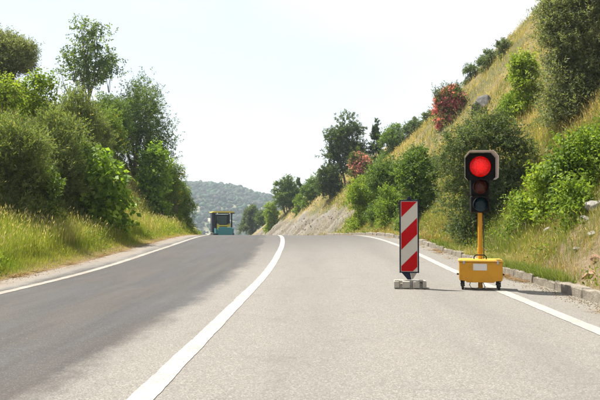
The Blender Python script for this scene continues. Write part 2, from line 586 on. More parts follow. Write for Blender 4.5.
def ridge(x):
    return np.interp(x, [-700, -300, -146, -126, -106, -88, -74, -53, 0, 60, 160, 400], [50, 42, 33, 32.5, 30, 27.5, 23.5, 18.5, 8, -4, -16, -26])
def hill_h(x, y):
    r = ridge(x) + (fbm(x * .02, y * .02, 41) - .5) * 5
    t = sstep(400, 700, y)
    tt = t + .045 * np.sin(t * 22 + fbm(x * .01, y * .01, 43) * 9)        # old terraces
    back = sstep(740, 1300, y)
    return -27 + (r + 27) * np.clip(tt, 0, 1.03) * (1 - back)
hx = np.linspace(-700, 400, 160); hy = np.concatenate([np.linspace(390, 760, 90), np.linspace(775, 1300, 30)])
Y2, X2 = np.meshgrid(hy, hx, indexing='ij')
V = np.stack([X2, Y2, hill_h(X2, Y2)], -1).reshape(-1, 3)
idx = np.arange(V.shape[0]).reshape(len(hy), len(hx))
Q = np.stack([idx[:-1, :-1], idx[:-1, 1:], idx[1:, 1:], idx[1:, :-1]], -1).reshape(-1, 4)
tag(link('distant_hill', np_mesh('distant_hill', V, quads=Q, smooth=True), M['far']), kind='structure')

def blob_base():
    bm = bmesh.new()
    bmesh.ops.create_icosphere(bm, subdivisions=2, radius=1)
    v = np.array([p.co[:] for p in bm.verts]); f = np.array([[q.index for q in p.verts] for p in bm.faces])
    bm.free()
    return v, f
bv, bf = blob_base()
nT = 9500
tx = rng.uniform(-330, 60, nT * 3); ty = rng.uniform(430, 760, nT * 3)
den = fbm(tx * .012, ty * .012, 51) + .25 * sstep(600, 700, ty)
keep = rng.random(nT * 3) < sstep(.40, .52, den)
tx, ty = tx[keep][:nT], ty[keep][:nT]
n = len(tx)
sc = np.clip(rng.lognormal(.42, .36, n), .7, 3.0)
k = np.concatenate([bv] * 1)
P = bv[None] * (1 + .18 * rng.standard_normal((n, len(bv), 1)))
P = P * (sc[:, None, None] * np.array([1, 1, .95]))
P += np.stack([tx, ty, hill_h(tx, ty) + sc * .65], -1)[:, None, :]
base_c = np.stack([rng.uniform(.022, .065, n), rng.uniform(.045, .095, n), rng.uniform(.022, .045, n)], -1)
C = np.repeat(base_c[:, None, :], len(bv), 1).reshape(-1, 3)
T = (bf[None] + (np.arange(n) * len(bv))[:, None, None]).reshape(-1, 3)
tag(link('hillside_wood', np_mesh('hillside_wood', P.reshape(-1, 3), tris=T, col=C), M['leaf']),
    'distant grey-green wood and scrub covering the hazy hill behind the road', 'wood', kind='stuff')

# ------------------------------------------------------------------ road
ry = grid_axis([(-12, 4, 8), (4, 60, 90), (60, 130, 50)])
def strip(name, x0, x1, dz, mat, ys=None, nx=2, wob=0.0):
    ys = ry if ys is None else ys
    xs = np.linspace(x0, x1, nx)
    yy, xx = np.meshgrid(ys, xs, indexing='ij')
    xw = xx + off(yy)
    V = np.stack([xw, yy, road_z(yy) + dz], -1).reshape(-1, 3)
    idx = np.arange(V.shape[0]).reshape(len(ys), nx)
    Q = np.stack([idx[:-1, :-1], idx[:-1, 1:], idx[1:, 1:], idx[1:, :-1]], -1).reshape(-1, 4)
    me = np_mesh(name, V, quads=Q, smooth=True, uv=np.stack([xx, yy], -1).reshape(-1, 2))
    return link(name, me, mat)
road = tag(strip('road', -5.12, X_KB + .05, 0.0, M['asphalt'], nx=12), kind='structure')
def marking(name, xc, w, y0, y1, mat='line'):
    ys = np.concatenate([np.arange(y0, 25, .05), np.arange(25, y1, .25)])
    wl_ = w / 2 * (1 + .16 * (fbm(ys * 2, ys * 0, 61) - .5) + .22 * (fbm(ys * 9, ys * 0, 66) - .5))
    wr_ = w / 2 * (1 + .16 * (fbm(ys * 2, ys * 0, 71) - .5) + .22 * (fbm(ys * 9, ys * 0, 76) - .5))
    o = off(ys); z = road_z(ys) + .004
    V = np.concatenate([np.stack([xc - wl_ + o, ys, z], -1), np.stack([xc + wr_ + o, ys, z], -1)])
    n = len(ys); i = np.arange(n - 1)
    Q = np.stack([i, i + n, i + n + 1, i + 1], -1)
    uv = np.concatenate([np.stack([xc - wl_, ys], -1), np.stack([xc + wr_, ys], -1)])
    o_ = link(name, np_mesh(name, V, quads=Q, uv=uv), M[mat], parent=road)
    return o_
marking('centre_line', XC, .14, -8, 110)
marking('edge_line', XL, .14, -8, 110, 'line_worn')
marking('edge_line', XR, .15, -8, 110)

# kerb of separate stones along the right-hand side
kerb_root = empty('kerb', (X_KB, 0, 0)); tag(kerb_root, kind='structure')
kvar = []
for k in range(5):
    r = random.Random(90 + k)
    bm = bmesh.new()
    add_box(bm, (0, -.485, -.12), (KW, .485, KH), bevel=.018, segs=1)
    bmesh.ops.subdivide_edges(bm, edges=[e for e in bm.edges if e.calc_length() > .5], cuts=5)
    for v in bm.verts:
        v.co += Vector((r.uniform(-.008, .008), r.uniform(-.006, .006), r.uniform(-.009, .007) if v.co.z > 0 else 0))
        if v.co.z > .1 and r.random() < .12: v.co += Vector((.02, 0, -.02))
    me = bm_mesh('kerb_stone', bm); me.materials.append(M['kerb']); kvar.append(me)
y = 4.0; i = 0
rr = random.Random(4)
while y < 46:
    sl = float(np.interp(y, _yy, _sl))
    o = link('kerb_stone', kvar[i % 5], parent=kerb_root)
    o.location = (float(off(y)) + rr.uniform(-.012, .012), y, float(road_z(y)) + rr.uniform(-.018, .012))
    o.rotation_euler = (rr.uniform(-.01, .01), rr.uniform(-.04, .04), math.atan(sl) + rr.uniform(-.01, .01))
    y += 1.0; i += 1

# ------------------------------------------------------------------ foliage tools
def unit(v):
    return v / np.maximum(np.linalg.norm(v, axis=-1, keepdims=True), 1e-9)

def leaves_mesh(name, lobes, clumps, twigs, per, clump_r, twig, ll, lw, cols, seed, up=.4, spread=.8,
                shell=.55, bottom=-.35, rough_edge=.2, fold=.2):
    """leaf quads on twigs, twigs in clumps, clumps through the lobes' volumes; returns mesh and clump centres"""
    g = np.random.default_rng(seed)
    lobes = np.array(lobes, dtype=float)
    w = (lobes[:, 3] * lobes[:, 4] * lobes[:, 5]) ** (2 / 3); w /= w.sum()
    li = g.choice(len(lobes), clumps, p=w)
    d = unit(g.standard_normal((clumps * 6, 3)))
    d = d[d[:, 2] > bottom][:clumps]
    while len(d) < clumps: d = np.concatenate([d, d])[:clumps]
    rr_ = (shell + (1 - shell) * g.random(clumps) ** .6) * (1 + rough_edge * g.standard_normal(clumps))
    cc_ = lobes[li, :3] + d * lobes[li, 3:6] * rr_[:, None]
    ctone = g.normal(0, 1, clumps)
    # twigs
    ti = np.repeat(np.arange(clumps), twigs)
    csz = np.repeat(clump_r * g.uniform(.6, 1.35, clumps), twigs)
    tp = cc_[ti] + g.standard_normal((len(ti), 3)) * csz[:, None] * np.array([.55, .55, .45])
    td = unit(d[ti] * .6 + np.array([0, 0, up]) + g.standard_normal((len(ti), 3)) * .45)
    # leaves
    ei = np.repeat(np.arange(len(ti)), per)
    s = np.tile((np.arange(per) + .5) / per, len(ti)) + g.normal(0, .08, len(ei))
    lp = tp[ei] + td[ei] * (s * twig)[:, None]
    side = unit(np.cross(td[ei], g.standard_normal((len(ei), 3))))
    ld = unit(td[ei] * (1 - spread) + side * spread + np.array([0, 0, -.08]))
    nrm = unit(np.cross(ld, g.standard_normal((len(ei), 3))) + np.array([0, 0, .5]))
    wd = unit(np.cross(ld, nrm)); nn = np.cross(wd, ld)
    L_ = ll * g.uniform(.65, 1.3, len(ei)); W_ = lw * g.uniform(.7, 1.25, len(ei))
    b0 = lp; tip = lp + ld * L_[:, None]
    mid = lp + ld * (L_ * .45)[:, None] + nn * (W_ * fold)[:, None]
    a = mid + wd * (W_ * .5)[:, None]; c = mid - wd * (W_ * .5)[:, None]
    Vv = np.stack([b0, a, tip, c], 1).reshape(-1, 3)
    n_ = len(ei)
    Qq = np.arange(n_ * 4).reshape(n_, 4)
    c0, c1 = np.array(cols[0]), np.array(cols[1])
    t = np.clip(.5 + .22 * ctone[ti[ei]] + .22 * g.standard_normal(n_), 0, 1)
    col = c0 * (1 - t[:, None]) + c1 * t[:, None]
    if len(cols) > 2:                                  # a few leaves of another colour
        o_ = g.random(n_) < cols[3]
        col[o_] = np.array(cols[2])
    colv = np.repeat(col, 4, 0)
    return np_mesh(name, Vv, quads=Qq, col=colv), cc_

def limb_mesh(name, base, targets, r0, seed, stems=1, fine=()):
    """tapered trunk(s) that fork towards the lobes, thinner branches out to the leaf clumps"""
    r = random.Random(seed)
    verts, quads = [], []
    def tube(pts, ra, rb, n=6):
        st = len(verts)
        m = len(pts)
        for i, p in enumerate(pts):
            d = (pts[min(i + 1, m - 1)] - pts[max(i - 1, 0)]).normalized()
            a = d.orthogonal().normalized(); b = d.cross(a)
            q = ra + (rb - ra) * i / (m - 1)
            for k in range(n):
                t = 2 * PI * k / n
                verts.append(p + (a * math.cos(t) + b * math.sin(t)) * q)
        for i in range(m - 1):
            for k in range(n):
                quads.append((st + i * n + k, st + i * n + (k + 1) % n, st + (i + 1) * n + (k + 1) % n, st + (i + 1) * n + k))
    def curve(a, b, bend, m=5):
        a, b = Vector(a), Vector(b)
        L_ = (b - a).length
        o = Vector((r.uniform(-1, 1), r.uniform(-1, 1), r.uniform(0, .6))) * L_ * bend
        return [a.lerp(b, t) + o * math.sin(t * PI) + Vector((r.uniform(-1, 1), r.uniform(-1, 1), 0)) * L_ * .02 for t in [i / (m - 1) for i in range(m)]]
    base = Vector(base)
    ends = []
    for i, t in enumerate(targets):
        t = Vector(t)
        b = base + Vector((r.uniform(-1, 1), r.uniform(-1, 1), 0)) * r0 * (.6 if stems == 1 else 3)
        if stems == 1 and i > 0:
            b = ends[0][1].lerp(ends[0][0], r.uniform(.35, .75))
            rr0 = r0 * .55
        else:
            rr0 = r0
        pts = curve(b - Vector((0, 0, .15)) if stems > 1 or i == 0 else b, t, .12)
        tube(pts, rr0, rr0 * .35, 7)
        ends.append((b, t))
    for f in fine:
        f = Vector(f)
        o = min((e[1] for e in ends), key=lambda q: (q - f).length)
        e0 = o - Vector((0, 0, abs(o.z - base.z) * .25))
        tube(curve(e0, f, .12, 4), r0 * .22, r0 * .06, 4)
    return np_mesh(name, [v[:] for v in verts], quads=quads, smooth=True)

def plant(name, label, cat, px, Y, wpx, top, lobes, kind, seed, group=None, dx=0.0, clumps=None, sink=.1, flowers=None,
          dens=1.0, trunk=None, fine=14, depth=1.0, leaf=1.0, cap=50000):
    """px, Y: where it stands; wpx, top: width and top row in the photograph, turned into metres here.
       lobes are given in units of the plant's width (x,y) and height (z)."""
    p = at(px, 217, Y)
    gz = gh(p.x, Y)
    W = wpx * px2m(Y)
    H = max(at(px, top, Y).z - gz, .3)
    root = empty(name, (p.x, Y, gz - .02))
    tag(root, label, cat, group)
    lob = [(x * W, y * W * depth, z * H, rx * W, ry * W * depth, rz * H) for (x, y, z, rx, ry, rz) in lobes]
    if cat == 'shrub':                         # shrubs are leafy down to the sloping ground
        sk = random.Random(seed + 77)
        for i in range(7):
            a_ = 2 * PI * i / 7 + sk.uniform(-.3, .3); q_ = W * sk.uniform(.24, .33)
            sx_, sy_ = math.cos(a_) * q_, math.sin(a_) * q_ * depth
            lob.append((sx_, sy_, min(gh(p.x + sx_, Y + sy_) - gz, H * .6) + .10 * H, W * .17, W * .17, H * sk.uniform(.12, .2)))
    K = dict(KIND[kind])
    pix = px2m(Y) * .586                       # one picture pixel at this distance, metres
    ll = leaf * max(K['ll'], 3.0 * pix); lw = leaf * max(K['lw'], 1.3 * pix)
    area = sum((l[3] * l[5] + l[4] * l[5]) * PI for l in lob)
    nleaf = int(min(cap, dens * K.get('cover', 3.2) * area / (ll * lw * .5)))
    per, tw = K['per'], K['tw']
    cl = clumps or max(14, int(nleaf / (per * tw)))
    tw = max(3, int(nleaf / (per * cl)))
    me, cents = leaves_mesh('crown', lob, cl, tw, per, K['cr'] * min(1.5, .4 + W * .22), max(K['twig'], 4 * pix), ll, lw, K['cols'], seed,
                            up=K['up'], spread=K['spread'], shell=K.get('shell', .7), bottom=K.get('bottom', -.35), rough_edge=K.get('edge', .16))
    link('crown' if cat == 'tree' else 'foliage', me, M[K['mat']], root)
    g = np.random.default_rng(seed + 5)
    fi = cents[g.choice(len(cents), min(fine, len(cents)), replace=False)]
    r0 = trunk or K.get('trunk', .035) * max(W, H * .7)
    stems = K.get('stems', 3)
    lm = limb_mesh('trunk', (0, 0, 0), [(l[0], l[1], l[2]) for l in lob[:len(lobes)]], r0, seed, stems, fi)
    link('trunk' if cat == 'tree' else 'stem', lm, M['bark'], root)
    if flowers:
        col0, col1, nfl, size = flowers
        fl = [(a, b, c, rx * 1.04, ry * 1.04, rz * 1.04) for a, b, c, rx, ry, rz in lob]
        fm, _ = leaves_mesh('blossom', fl, nfl, 5, 4, size * 2.2, size, max(size, 2.2 * pix), max(size, 2.2 * pix), (col0, col1), seed + 9,
                            up=.2, spread=.6, shell=.94, bottom=-.3, rough_edge=.05)
        link('blossom', fm, M['petal'], root)
    return root

KIND = {
    'olive': dict(ll=.085, lw=.026, per=9, tw=7, cr=.26, twig=.24, up=.45, spread=.55, mat='leaf', trunk=.022, stems=3, cover=3.2,
                  cols=((.085, .105, .05), (.24, .27, .165))),
    'broom': dict(ll=.10, lw=.011, per=9, tw=9, cr=.30, twig=.26, up=.7, spread=.42, mat='leaf', trunk=.012, stems=4, cover=3.4,
                  cols=((.070, .105, .038), (.195, .245, .10), (.32, .29, .15), .05)),
    'broad': dict(ll=.085, lw=.05, per=7, tw=6, cr=.25, twig=.25, up=.35, spread=.75, mat='leaf_waxy', trunk=.022, stems=3, cover=3.0,
                  cols=((.05, .095, .018), (.15, .23, .05))),
    'bright': dict(ll=.09, lw=.055, per=7, tw=6, cr=.26, twig=.28, up=.5, spread=.7, mat='leaf', trunk=.016, stems=4, cover=2.8,
                   cols=((.095, .16, .02), (.27, .345, .055))),
    'fig': dict(ll=.17, lw=.13, per=5, tw=4, cr=.32, twig=.3, up=.5, spread=.75, mat='leaf_waxy', trunk=.016, stems=5, cover=2.6,
                cols=((.07, .14, .016), (.24, .36, .05))),
    'oak': dict(ll=.08, lw=.05, per=7, tw=6, cr=.28, twig=.22, up=.3, spread=.75, mat='leaf_waxy', trunk=.022, stems=3, cover=3.4, bottom=-.95,
                cols=((.04, .075, .016), (.135, .20, .045))),
    'ash': dict(ll=.14, lw=.08, per=8, tw=7, cr=.36, twig=.35, up=.3, spread=.7, mat='leaf', trunk=.024, stems=1, cover=1.7, edge=.24, shell=.3,
                bottom=-.7, cols=((.055, .095, .028), (.17, .235, .07))),
    'grey': dict(ll=.07, lw=.028, per=9, tw=7, cr=.22, twig=.18, up=.35, spread=.65, mat='leaf', trunk=.022, stems=3, cover=3.6,
                 cols=((.050, .078, .036), (.135, .175, .088))),
    'pine': dict(ll=.17, lw=.02, per=12, tw=6, cr=.42, twig=.24, up=.5, spread=.55, mat='leaf', trunk=.022, stems=1, cover=3.0, edge=.15, shell=.3,
                 bottom=-.6, cols=((.035, .060, .026), (.10, .14, .06))),
    'cypress': dict(ll=.12, lw=.03, per=8, tw=6, cr=.22, twig=.22, up=1.4, spread=.35, mat='leaf', trunk=.02, stems=1, cover=3.2, edge=.1, shell=.4,
                    bottom=-.9, cols=((.026, .048, .022), (.065, .10, .042))),
    'scrub': dict(ll=.075, lw=.04, per=7, tw=6, cr=.3, twig=.24, up=.7, spread=.65, mat='leaf', trunk=.014, stems=5, cover=2.8,
                  cols=((.075, .135, .018), (.21, .29, .055))),
    'oleander': dict(ll=.12, lw=.028, per=8, tw=7, cr=.34, twig=.3, up=.7, spread=.5, mat='leaf_waxy', trunk=.016, stems=5, cover=2.6,
                     cols=((.045, .070, .024), (.12, .16, .05))),
}
def on(px, py, y0=5.5, y1=125.0):
    """distance at which the sight line through (px, py) meets the hillside"""
    ys = np.arange(y0, y1, .1)
    d = _F + _R * ((px - 300) / FPX) + _U * ((200 - py) / FPX)
    t = ys / d.y
    x = d.x * t; z = CAM_H + d.z * t
    hit = np.nonzero(ground_h(x, ys) > z)[0]
    return float(ys[hit[0]]) if len(hit) else None

def lobes(seed, n=5, low=.0, wide=1.0, top=1.0):
    """a main mass with n uneven side masses; unit width, unit height"""
    r = random.Random(seed)
    mid = (low + top) / 2; hh = (top - low) / 2
    out = [(0, 0, mid - hh * .08, .36 * wide, .36 * wide, hh * .86)]
    for i in range(n):
        a = 2 * PI * (i + r.uniform(-.3, .3)) / n
        q = r.uniform(.17, .27)
        out.append((math.cos(a) * (.5 - q) * wide, math.sin(a) * (.5 - q) * wide, mid + hh * r.uniform(-.55, .45), q, q, hh * r.uniform(.38, .58)))
    out.append((r.uniform(-.12, .12), 0, top - hh * .32, .2, .2, hh * .34))
    return out

# --- left bank
plant('olive_tree', 'grey-green olive tree on the skyline in the upper left corner', 'tree', 5, 25, 54, 34, lobes(1, 8, .04), 'olive', 101, dens=1.2)
plant('ash_tree', 'tall airy tree with open crown standing alone on the left skyline', 'tree', 88, 40, 64, 23,
      [(-.02, 0, .80, .20, .22, .14), (-.24, 0, .66, .20, .2, .11), (.22, 0, .68, .22, .2, .10), (-.05, .1, .60, .25, .25, .12), (.32, 0, .54, .18, .2, .08),
       (-.33, 0, .52, .16, .2, .08), (.12, 0, .90, .16, .16, .08), (.0, 0, .48, .26, .2, .07), (-.12, 0, .93, .10, .1, .06)], 'ash', 102, trunk=.10, fine=40)
plant('oak_tree', 'dense dark green tree right of the airy skyline tree', 'tree', 138, 41, 76, 80, lobes(3, 7, .0), 'oak', 103)
plant('oak_tree', 'smaller rounded green tree directly below the airy skyline tree', 'tree', 108, 36, 46, 98, lobes(4, 5, .1), 'broad', 104)
plant('sapling', 'bright yellow-green leafy sapling above the feathery broom, upper left', 'shrub', 36, 21, 34, 78, lobes(5, 5, .3), 'bright', 105, dens=.6)
plant('sapling', 'yellow-green sapling at the left edge below the olive tree', 'shrub', 3, 20, 26, 78, lobes(6, 4, .35), 'bright', 106, dens=.55)
plant('broom_shrub', 'large feathery olive-brown broom shrub at the left picture edge', 'shrub', 8, on(8, 205) or 18, 72, 122, lobes(7, 6, .0), 'broom', 107)
plant('broom_shrub', 'tall feathery broom shrub left of the big-leaved fig bush', 'shrub', 52, on(52, 212) or 19, 64, 118, lobes(8, 6, .0), 'broom', 108)
plant('broom_shrub', 'feathery grey-green broom shrub between the sapling and the airy tree', 'shrub', 74, 23, 52, 95, lobes(9, 5, .0), 'broom', 109)
plant('broom_shrub', 'loose feathery broom shrub uphill of the fig bush', 'shrub', 94, 27, 30, 112, lobes(10, 5, .0), 'broom', 110)
plant('evergreen_shrub', 'dark green shrub in the shade under the broom, left verge', 'shrub', 30, on(30, 218) or 17, 56, 165, lobes(11, 5, .0), 'oak', 111)
plant('fig_bush', 'big-leaved bright green fig bush standing behind the left verge grass', 'shrub', 95, on(95, 236) or 18, 60, 150, lobes(12, 6, .0), 'fig', 112)
plant('fig_bush', 'smaller big-leaved bush higher up, right of the bare earth slope', 'shrub', 154, on(154, 174) or 36, 28, 146, lobes(13, 5, .0), 'fig', 113)
plant('elder_bush', 'dark green bush with pale blossom at the end of the left bank', 'shrub', 173, on(173, 226) or 33, 30, 176, lobes(14, 6, .0), 'broad', 114,
      flowers=((.62, .60, .42), (.75, .72, .58), 26, .07))
plant('elder_bush', 'narrow pale-flowered bush nearest the paver on the left bank', 'shrub', 183, 40, 20, 192, lobes(15, 4, .0), 'scrub', 115,
      flowers=((.60, .56, .36), (.72, .68, .5), 30, .06))
plant('flowering_weed', 'small yellow-flowered shrub below the airy skyline tree', 'shrub', 112, 33, 26, 112, lobes(16, 4, .1), 'scrub', 116, dens=.6,
      flowers=((.62, .50, .02), (.70, .60, .06), 22, .05))
plant('flowering_weed', 'yellow-flowered shrub between small fig bush and dark blossom bush', 'shrub', 172, on(172, 186) or 38, 22, 162, lobes(17, 4, .1), 'scrub', 117, dens=.6,
      flowers=((.62, .50, .02), (.70, .60, .06), 20, .05))

# --- right bank, near
plant('olive_bush', 'large silvery olive bush in the upper right corner', 'shrub', 586, on(586, 106) or 16, 80, -18,
      [(0, 0, .42, .38, .3, .42), (-.28, 0, .58, .2, .2, .28), (.22, 0, .25, .3, .25, .26), (-.2, 0, .2, .24, .22, .22), (.05, 0, .86, .3, .25, .26), (.3, 0, .8, .28, .25, .3), (-.36, 0, .74, .12, .14, .12)],
      'olive', 201, dens=3.0, leaf=1.0, cap=95000)
plant('climbing_scrub', 'bright green upright scrub beside the large olive bush', 'shrub', 527, on(527, 112) or 16, 24, 54, lobes(22, 5, .0), 'bright', 202)
plant('climbing_scrub', 'low bright green scrub between grey boulder and large olive bush', 'shrub', 512, on(512, 124) or 16, 22, 96, lobes(23, 4, .0), 'scrub', 203)
plant('round_bush', 'large rounded grey-green bush directly behind the red traffic light', 'shrub', 486, on(486, 224) or 16, 90, 116,
      [(0, 0, .5, .38, .34, .46), (-.3, 0, .55, .22, .22, .36), (.3, 0, .5, .22, .22, .36), (0, 0, .78, .3, .25, .22), (-.24, 0, .18, .25, .22, .22), (.2, 0, .18, .28, .22, .22), (0, -.1, .15, .2, .2, .2)], 'grey', 204, dens=1.6)
plant('green_bush', 'dark green leafy bush between the striped beacon and the traffic light', 'shrub', 417, on(417, 222) or 22, 38, 150, lobes(25, 6, .0), 'broad', 205)
plant('green_bush', 'rounded bright green bush at the near end of the eroded cutting', 'shrub', 364, on(364, 224) or 30, 34, 180, lobes(26, 5, .0), 'bright', 206)
plant('green_bush', 'taller green bush above and left of the striped beacon', 'shrub', 385, on(385, 210) or 30, 36, 160, lobes(27, 6, .0), 'broad', 207)
plant('green_bush', 'small light green bush directly left of the striped beacon', 'shrub', 390, on(390, 222) or 30, 26, 188, lobes(28, 4, .0), 'scrub', 208)
plant('bank_scrub', 'bright green leafy scrub halfway up the bank at the right edge', 'shrub', 592, on(592, 190) or 11, 50, 136, lobes(30, 6, .0), 'scrub', 210)
plant('bank_scrub', 'green scrub right of the bush behind the traffic light', 'shrub', 556, on(556, 208) or 12, 48, 168, lobes(31, 6, .0), 'bright', 211)
plant('bank_scrub', 'dense green scrub in the middle of the near right bank', 'shrub', 575, on(575, 198) or 12, 46, 152, lobes(35, 6, .0), 'broad', 214)
plant('bank_scrub', 'low green scrub beside the foot of the traffic light bush', 'shrub', 528, on(528, 228) or 13, 36, 200, lobes(32, 5, .0), 'scrub', 212, dens=.8)
plant('bank_scrub', 'small pale green scrub above the rocks at the right edge', 'shrub', 574, on(574, 224) or 11, 34, 186, lobes(33, 4, .0), 'scrub', 213, dens=.7)

# --- right skyline and far bank
plant('oleander', 'red-flowering oleander on the skyline left of the grey boulder', 'shrub', 450, on(450, 117) or 46, 27, 87, lobes(40, 5, .0), 'oleander', 301,
      flowers=((.56, .13, .17), (.68, .28, .33), 420, .09))
plant('oleander', 'pink-flowering oleander bush beside the tall pine', 'shrub', 361, on(361, 182) or 58, 24, 153, lobes(41, 5, .0), 'oleander', 302,
      flowers=((.58, .20, .24), (.70, .34, .38), 340, .09))
plant('skyline_shrub', 'thin grey shrub on the skyline just right of the red oleander', 'shrub', 473, 45, 20, 66, lobes(42, 4, .0), 'grey', 303, dens=.6)
plant('skyline_shrub', 'grey shrub on the skyline midway between red oleander and olive bush', 'shrub', 489, 43, 22, 52, lobes(43, 4, .0), 'grey', 304, dens=.6)
plant('skyline_shrub', 'uppermost thin grey shrub on the skyline near the large olive bush', 'shrub', 505, 41, 16, 41, lobes(44, 4, .0), 'grey', 305, dens=.6)
plant('pine_tree', 'tall pine rising above the eroded cutting on the right bank', 'tree', 346, 62, 43, 111,
      [(.02, 0, .88, .16, .18, .10), (.12, 0, .72, .28, .25, .12), (-.22, 0, .66, .24, .25, .11), (0, 0, .5, .38, .3, .13), (.25, 0, .45, .22, .25, .11), (-.28, 0, .42, .2, .25, .13), (0, 0, .28, .36, .3, .15)],
      'pine', 306, fine=30, dens=1.3)
plant('pine_tree', 'low dark pine at the left foot of the tall pine', 'tree', 329, 64, 26, 166, lobes(46, 5, .0), 'pine', 307, dens=1.3)
plant('cypress_tree', 'slender dark cypress between the tall pine and skyline bushes', 'tree', 376, 62, 15, 118,
      [(0, 0, .22, .44, .44, .22), (0, 0, .45, .38, .38, .22), (0, 0, .66, .27, .27, .2), (0, 0, .84, .15, .15, .15)], 'cypress', 308)
plant('cypress_tree', 'very small dark cypress among bushes on top of the cutting', 'tree', 299, 84, 9, 179,
      [(0, 0, .3, .45, .45, .28), (0, 0, .6, .34, .34, .26), (0, 0, .82, .18, .18, .18)], 'cypress', 309)
plant('skyline_bush', 'green bush on the skyline right of the slender cypress', 'shrub', 394, 60, 32, 126, lobes(49, 5, .0), 'broad', 310)
plant('skyline_bush', 'dark bush on the skyline halfway from cypress to red oleander', 'shrub', 414, 58, 26, 120, lobes(50, 5, .0), 'grey', 311)
plant('skyline_bush', 'small dark bush on the skyline just left of the red oleander', 'shrub', 432, 54, 18, 112, lobes(51, 4, .0), 'grey', 312)
plant('skyline_bush', 'rounded bush on the cutting left of the low dark pine', 'shrub', 312, 76, 24, 178, lobes(52, 5, .0), 'broad', 313)
plant('skyline_tree', 'rounded dark tree at the far left end of the cutting', 'tree', 287, 88, 27, 177, lobes(53, 6, .15), 'oak', 314)
plant('cutting_shrub', 'light green shrub at the far left tip of the eroded cutting', 'shrub', 272, 90, 14, 203, lobes(54, 4, .0), 'bright', 315)
plant('cutting_shrub', 'low green shrub on top of the cutting below the small cypress', 'shrub', 301, 78, 14, 196, lobes(55, 4, .0), 'scrub', 316)
plant('valley_tree', 'broad grey-green tree in the dip between paver and cutting', 'tree', 252, 118, 24, 207, lobes(56, 6, .15), 'grey', 317)
plant('valley_tree', 'small dark tree half hidden behind the tip of the cutting', 'tree', 264, 112, 15, 211, lobes(57, 5, .1), 'oak', 318)

# ------------------------------------------------------------------ rocks
def rock(label, px, py, wpx, seed, mat='rock', flat=.7, Y=None, name='rock', sink=.3):
    Y = Y or on(px, py) or 10
    p = at(px, py, Y)
    s = wpx * px2m(Y) / 2
    bm = bmesh.new()
    bmesh.ops.create_icosphere(bm, subdivisions=3, radius=1)
    r = random.Random(seed)
    planes = [(Vector((r.uniform(-1, 1), r.uniform(-1, 1), r.uniform(-.6, 1))).normalized(), r.uniform(.5, .85)) for _ in range(14)]
    for v in bm.verts:
        for n_, d_ in planes:
            q = v.co.dot(n_) - d_
            if q > 0: v.co -= n_ * q
        v.co *= 1 + r.uniform(-.025, .025) + .16 * (float(vnoise(np.array([v.co.x * 2.6 + seed]), np.array([v.co.y * 2.6 + v.co.z * 3.1]), seed)[0]) - .5)
        v.co = Vector((v.co.x * s * r.uniform(.99, 1.01), v.co.y * s * .9, v.co.z * s * flat))
    bmesh.ops.subdivide_edges(bm, edges=list(bm.edges), cuts=1, smooth=.3, fractal=.12, seed=seed)
    me = bm_mesh('rock', bm, True)
    o = link(name, me, M[mat], loc=(p.x, Y, gh(p.x, Y) + s * flat * sink))
    o.rotation_euler = (r.uniform(-.2, .2), r.uniform(-.35, .1), r.uniform(-.6, .6))
    tag(o, label, 'rock', 'pale stones lying on the right bank' if mat == 'rock' else None)
    return o
rock('large grey boulder sticking out of the dry grass below the skyline', 482, 110, 32, 1, 'rock_dark', flat=.85, name='boulder', sink=.25)
rock('small grey stone under the foot of the large olive bush', 570, 116, 16, 2)
rock('pale stone under the olive bush nearest the right picture edge', 590, 110, 14, 3)
rock('large pale slab of rock at the right picture edge above the kerb', 597, 208, 26, 4, flat=.55)
rock('pale flat stone below the slab at the right picture edge', 586, 222, 16, 5, flat=.5)
rock('small pale stone half way between the slab and kerb', 592, 236, 14, 6, flat=.55)
rock('lowest pale stone at the right edge, close above the kerb', 577, 252, 10, 7, flat=.6)
rock('grey stone showing through the weeds left of the right-edge rocks', 548, 232, 12, 8, flat=.6)
rock('reddish stone on the soil directly above the kerb at the right edge', 590, 277, 20, 9, 'rock_red', flat=.5)
rock('rust-red patch of stone higher up at the right picture edge', 598, 262, 16, 10, 'rock_red', flat=.5)
o = rock('small white boundary stone behind the kerb at the road bend', 364, 236.5, 5, 11, flat=1.4, Y=44, name='boundary_stone', sink=.8)
M['whitewash'] = paint('whitewash', (.62, .61, .58), .85, .3)
o.data.materials[0] = M['whitewash']

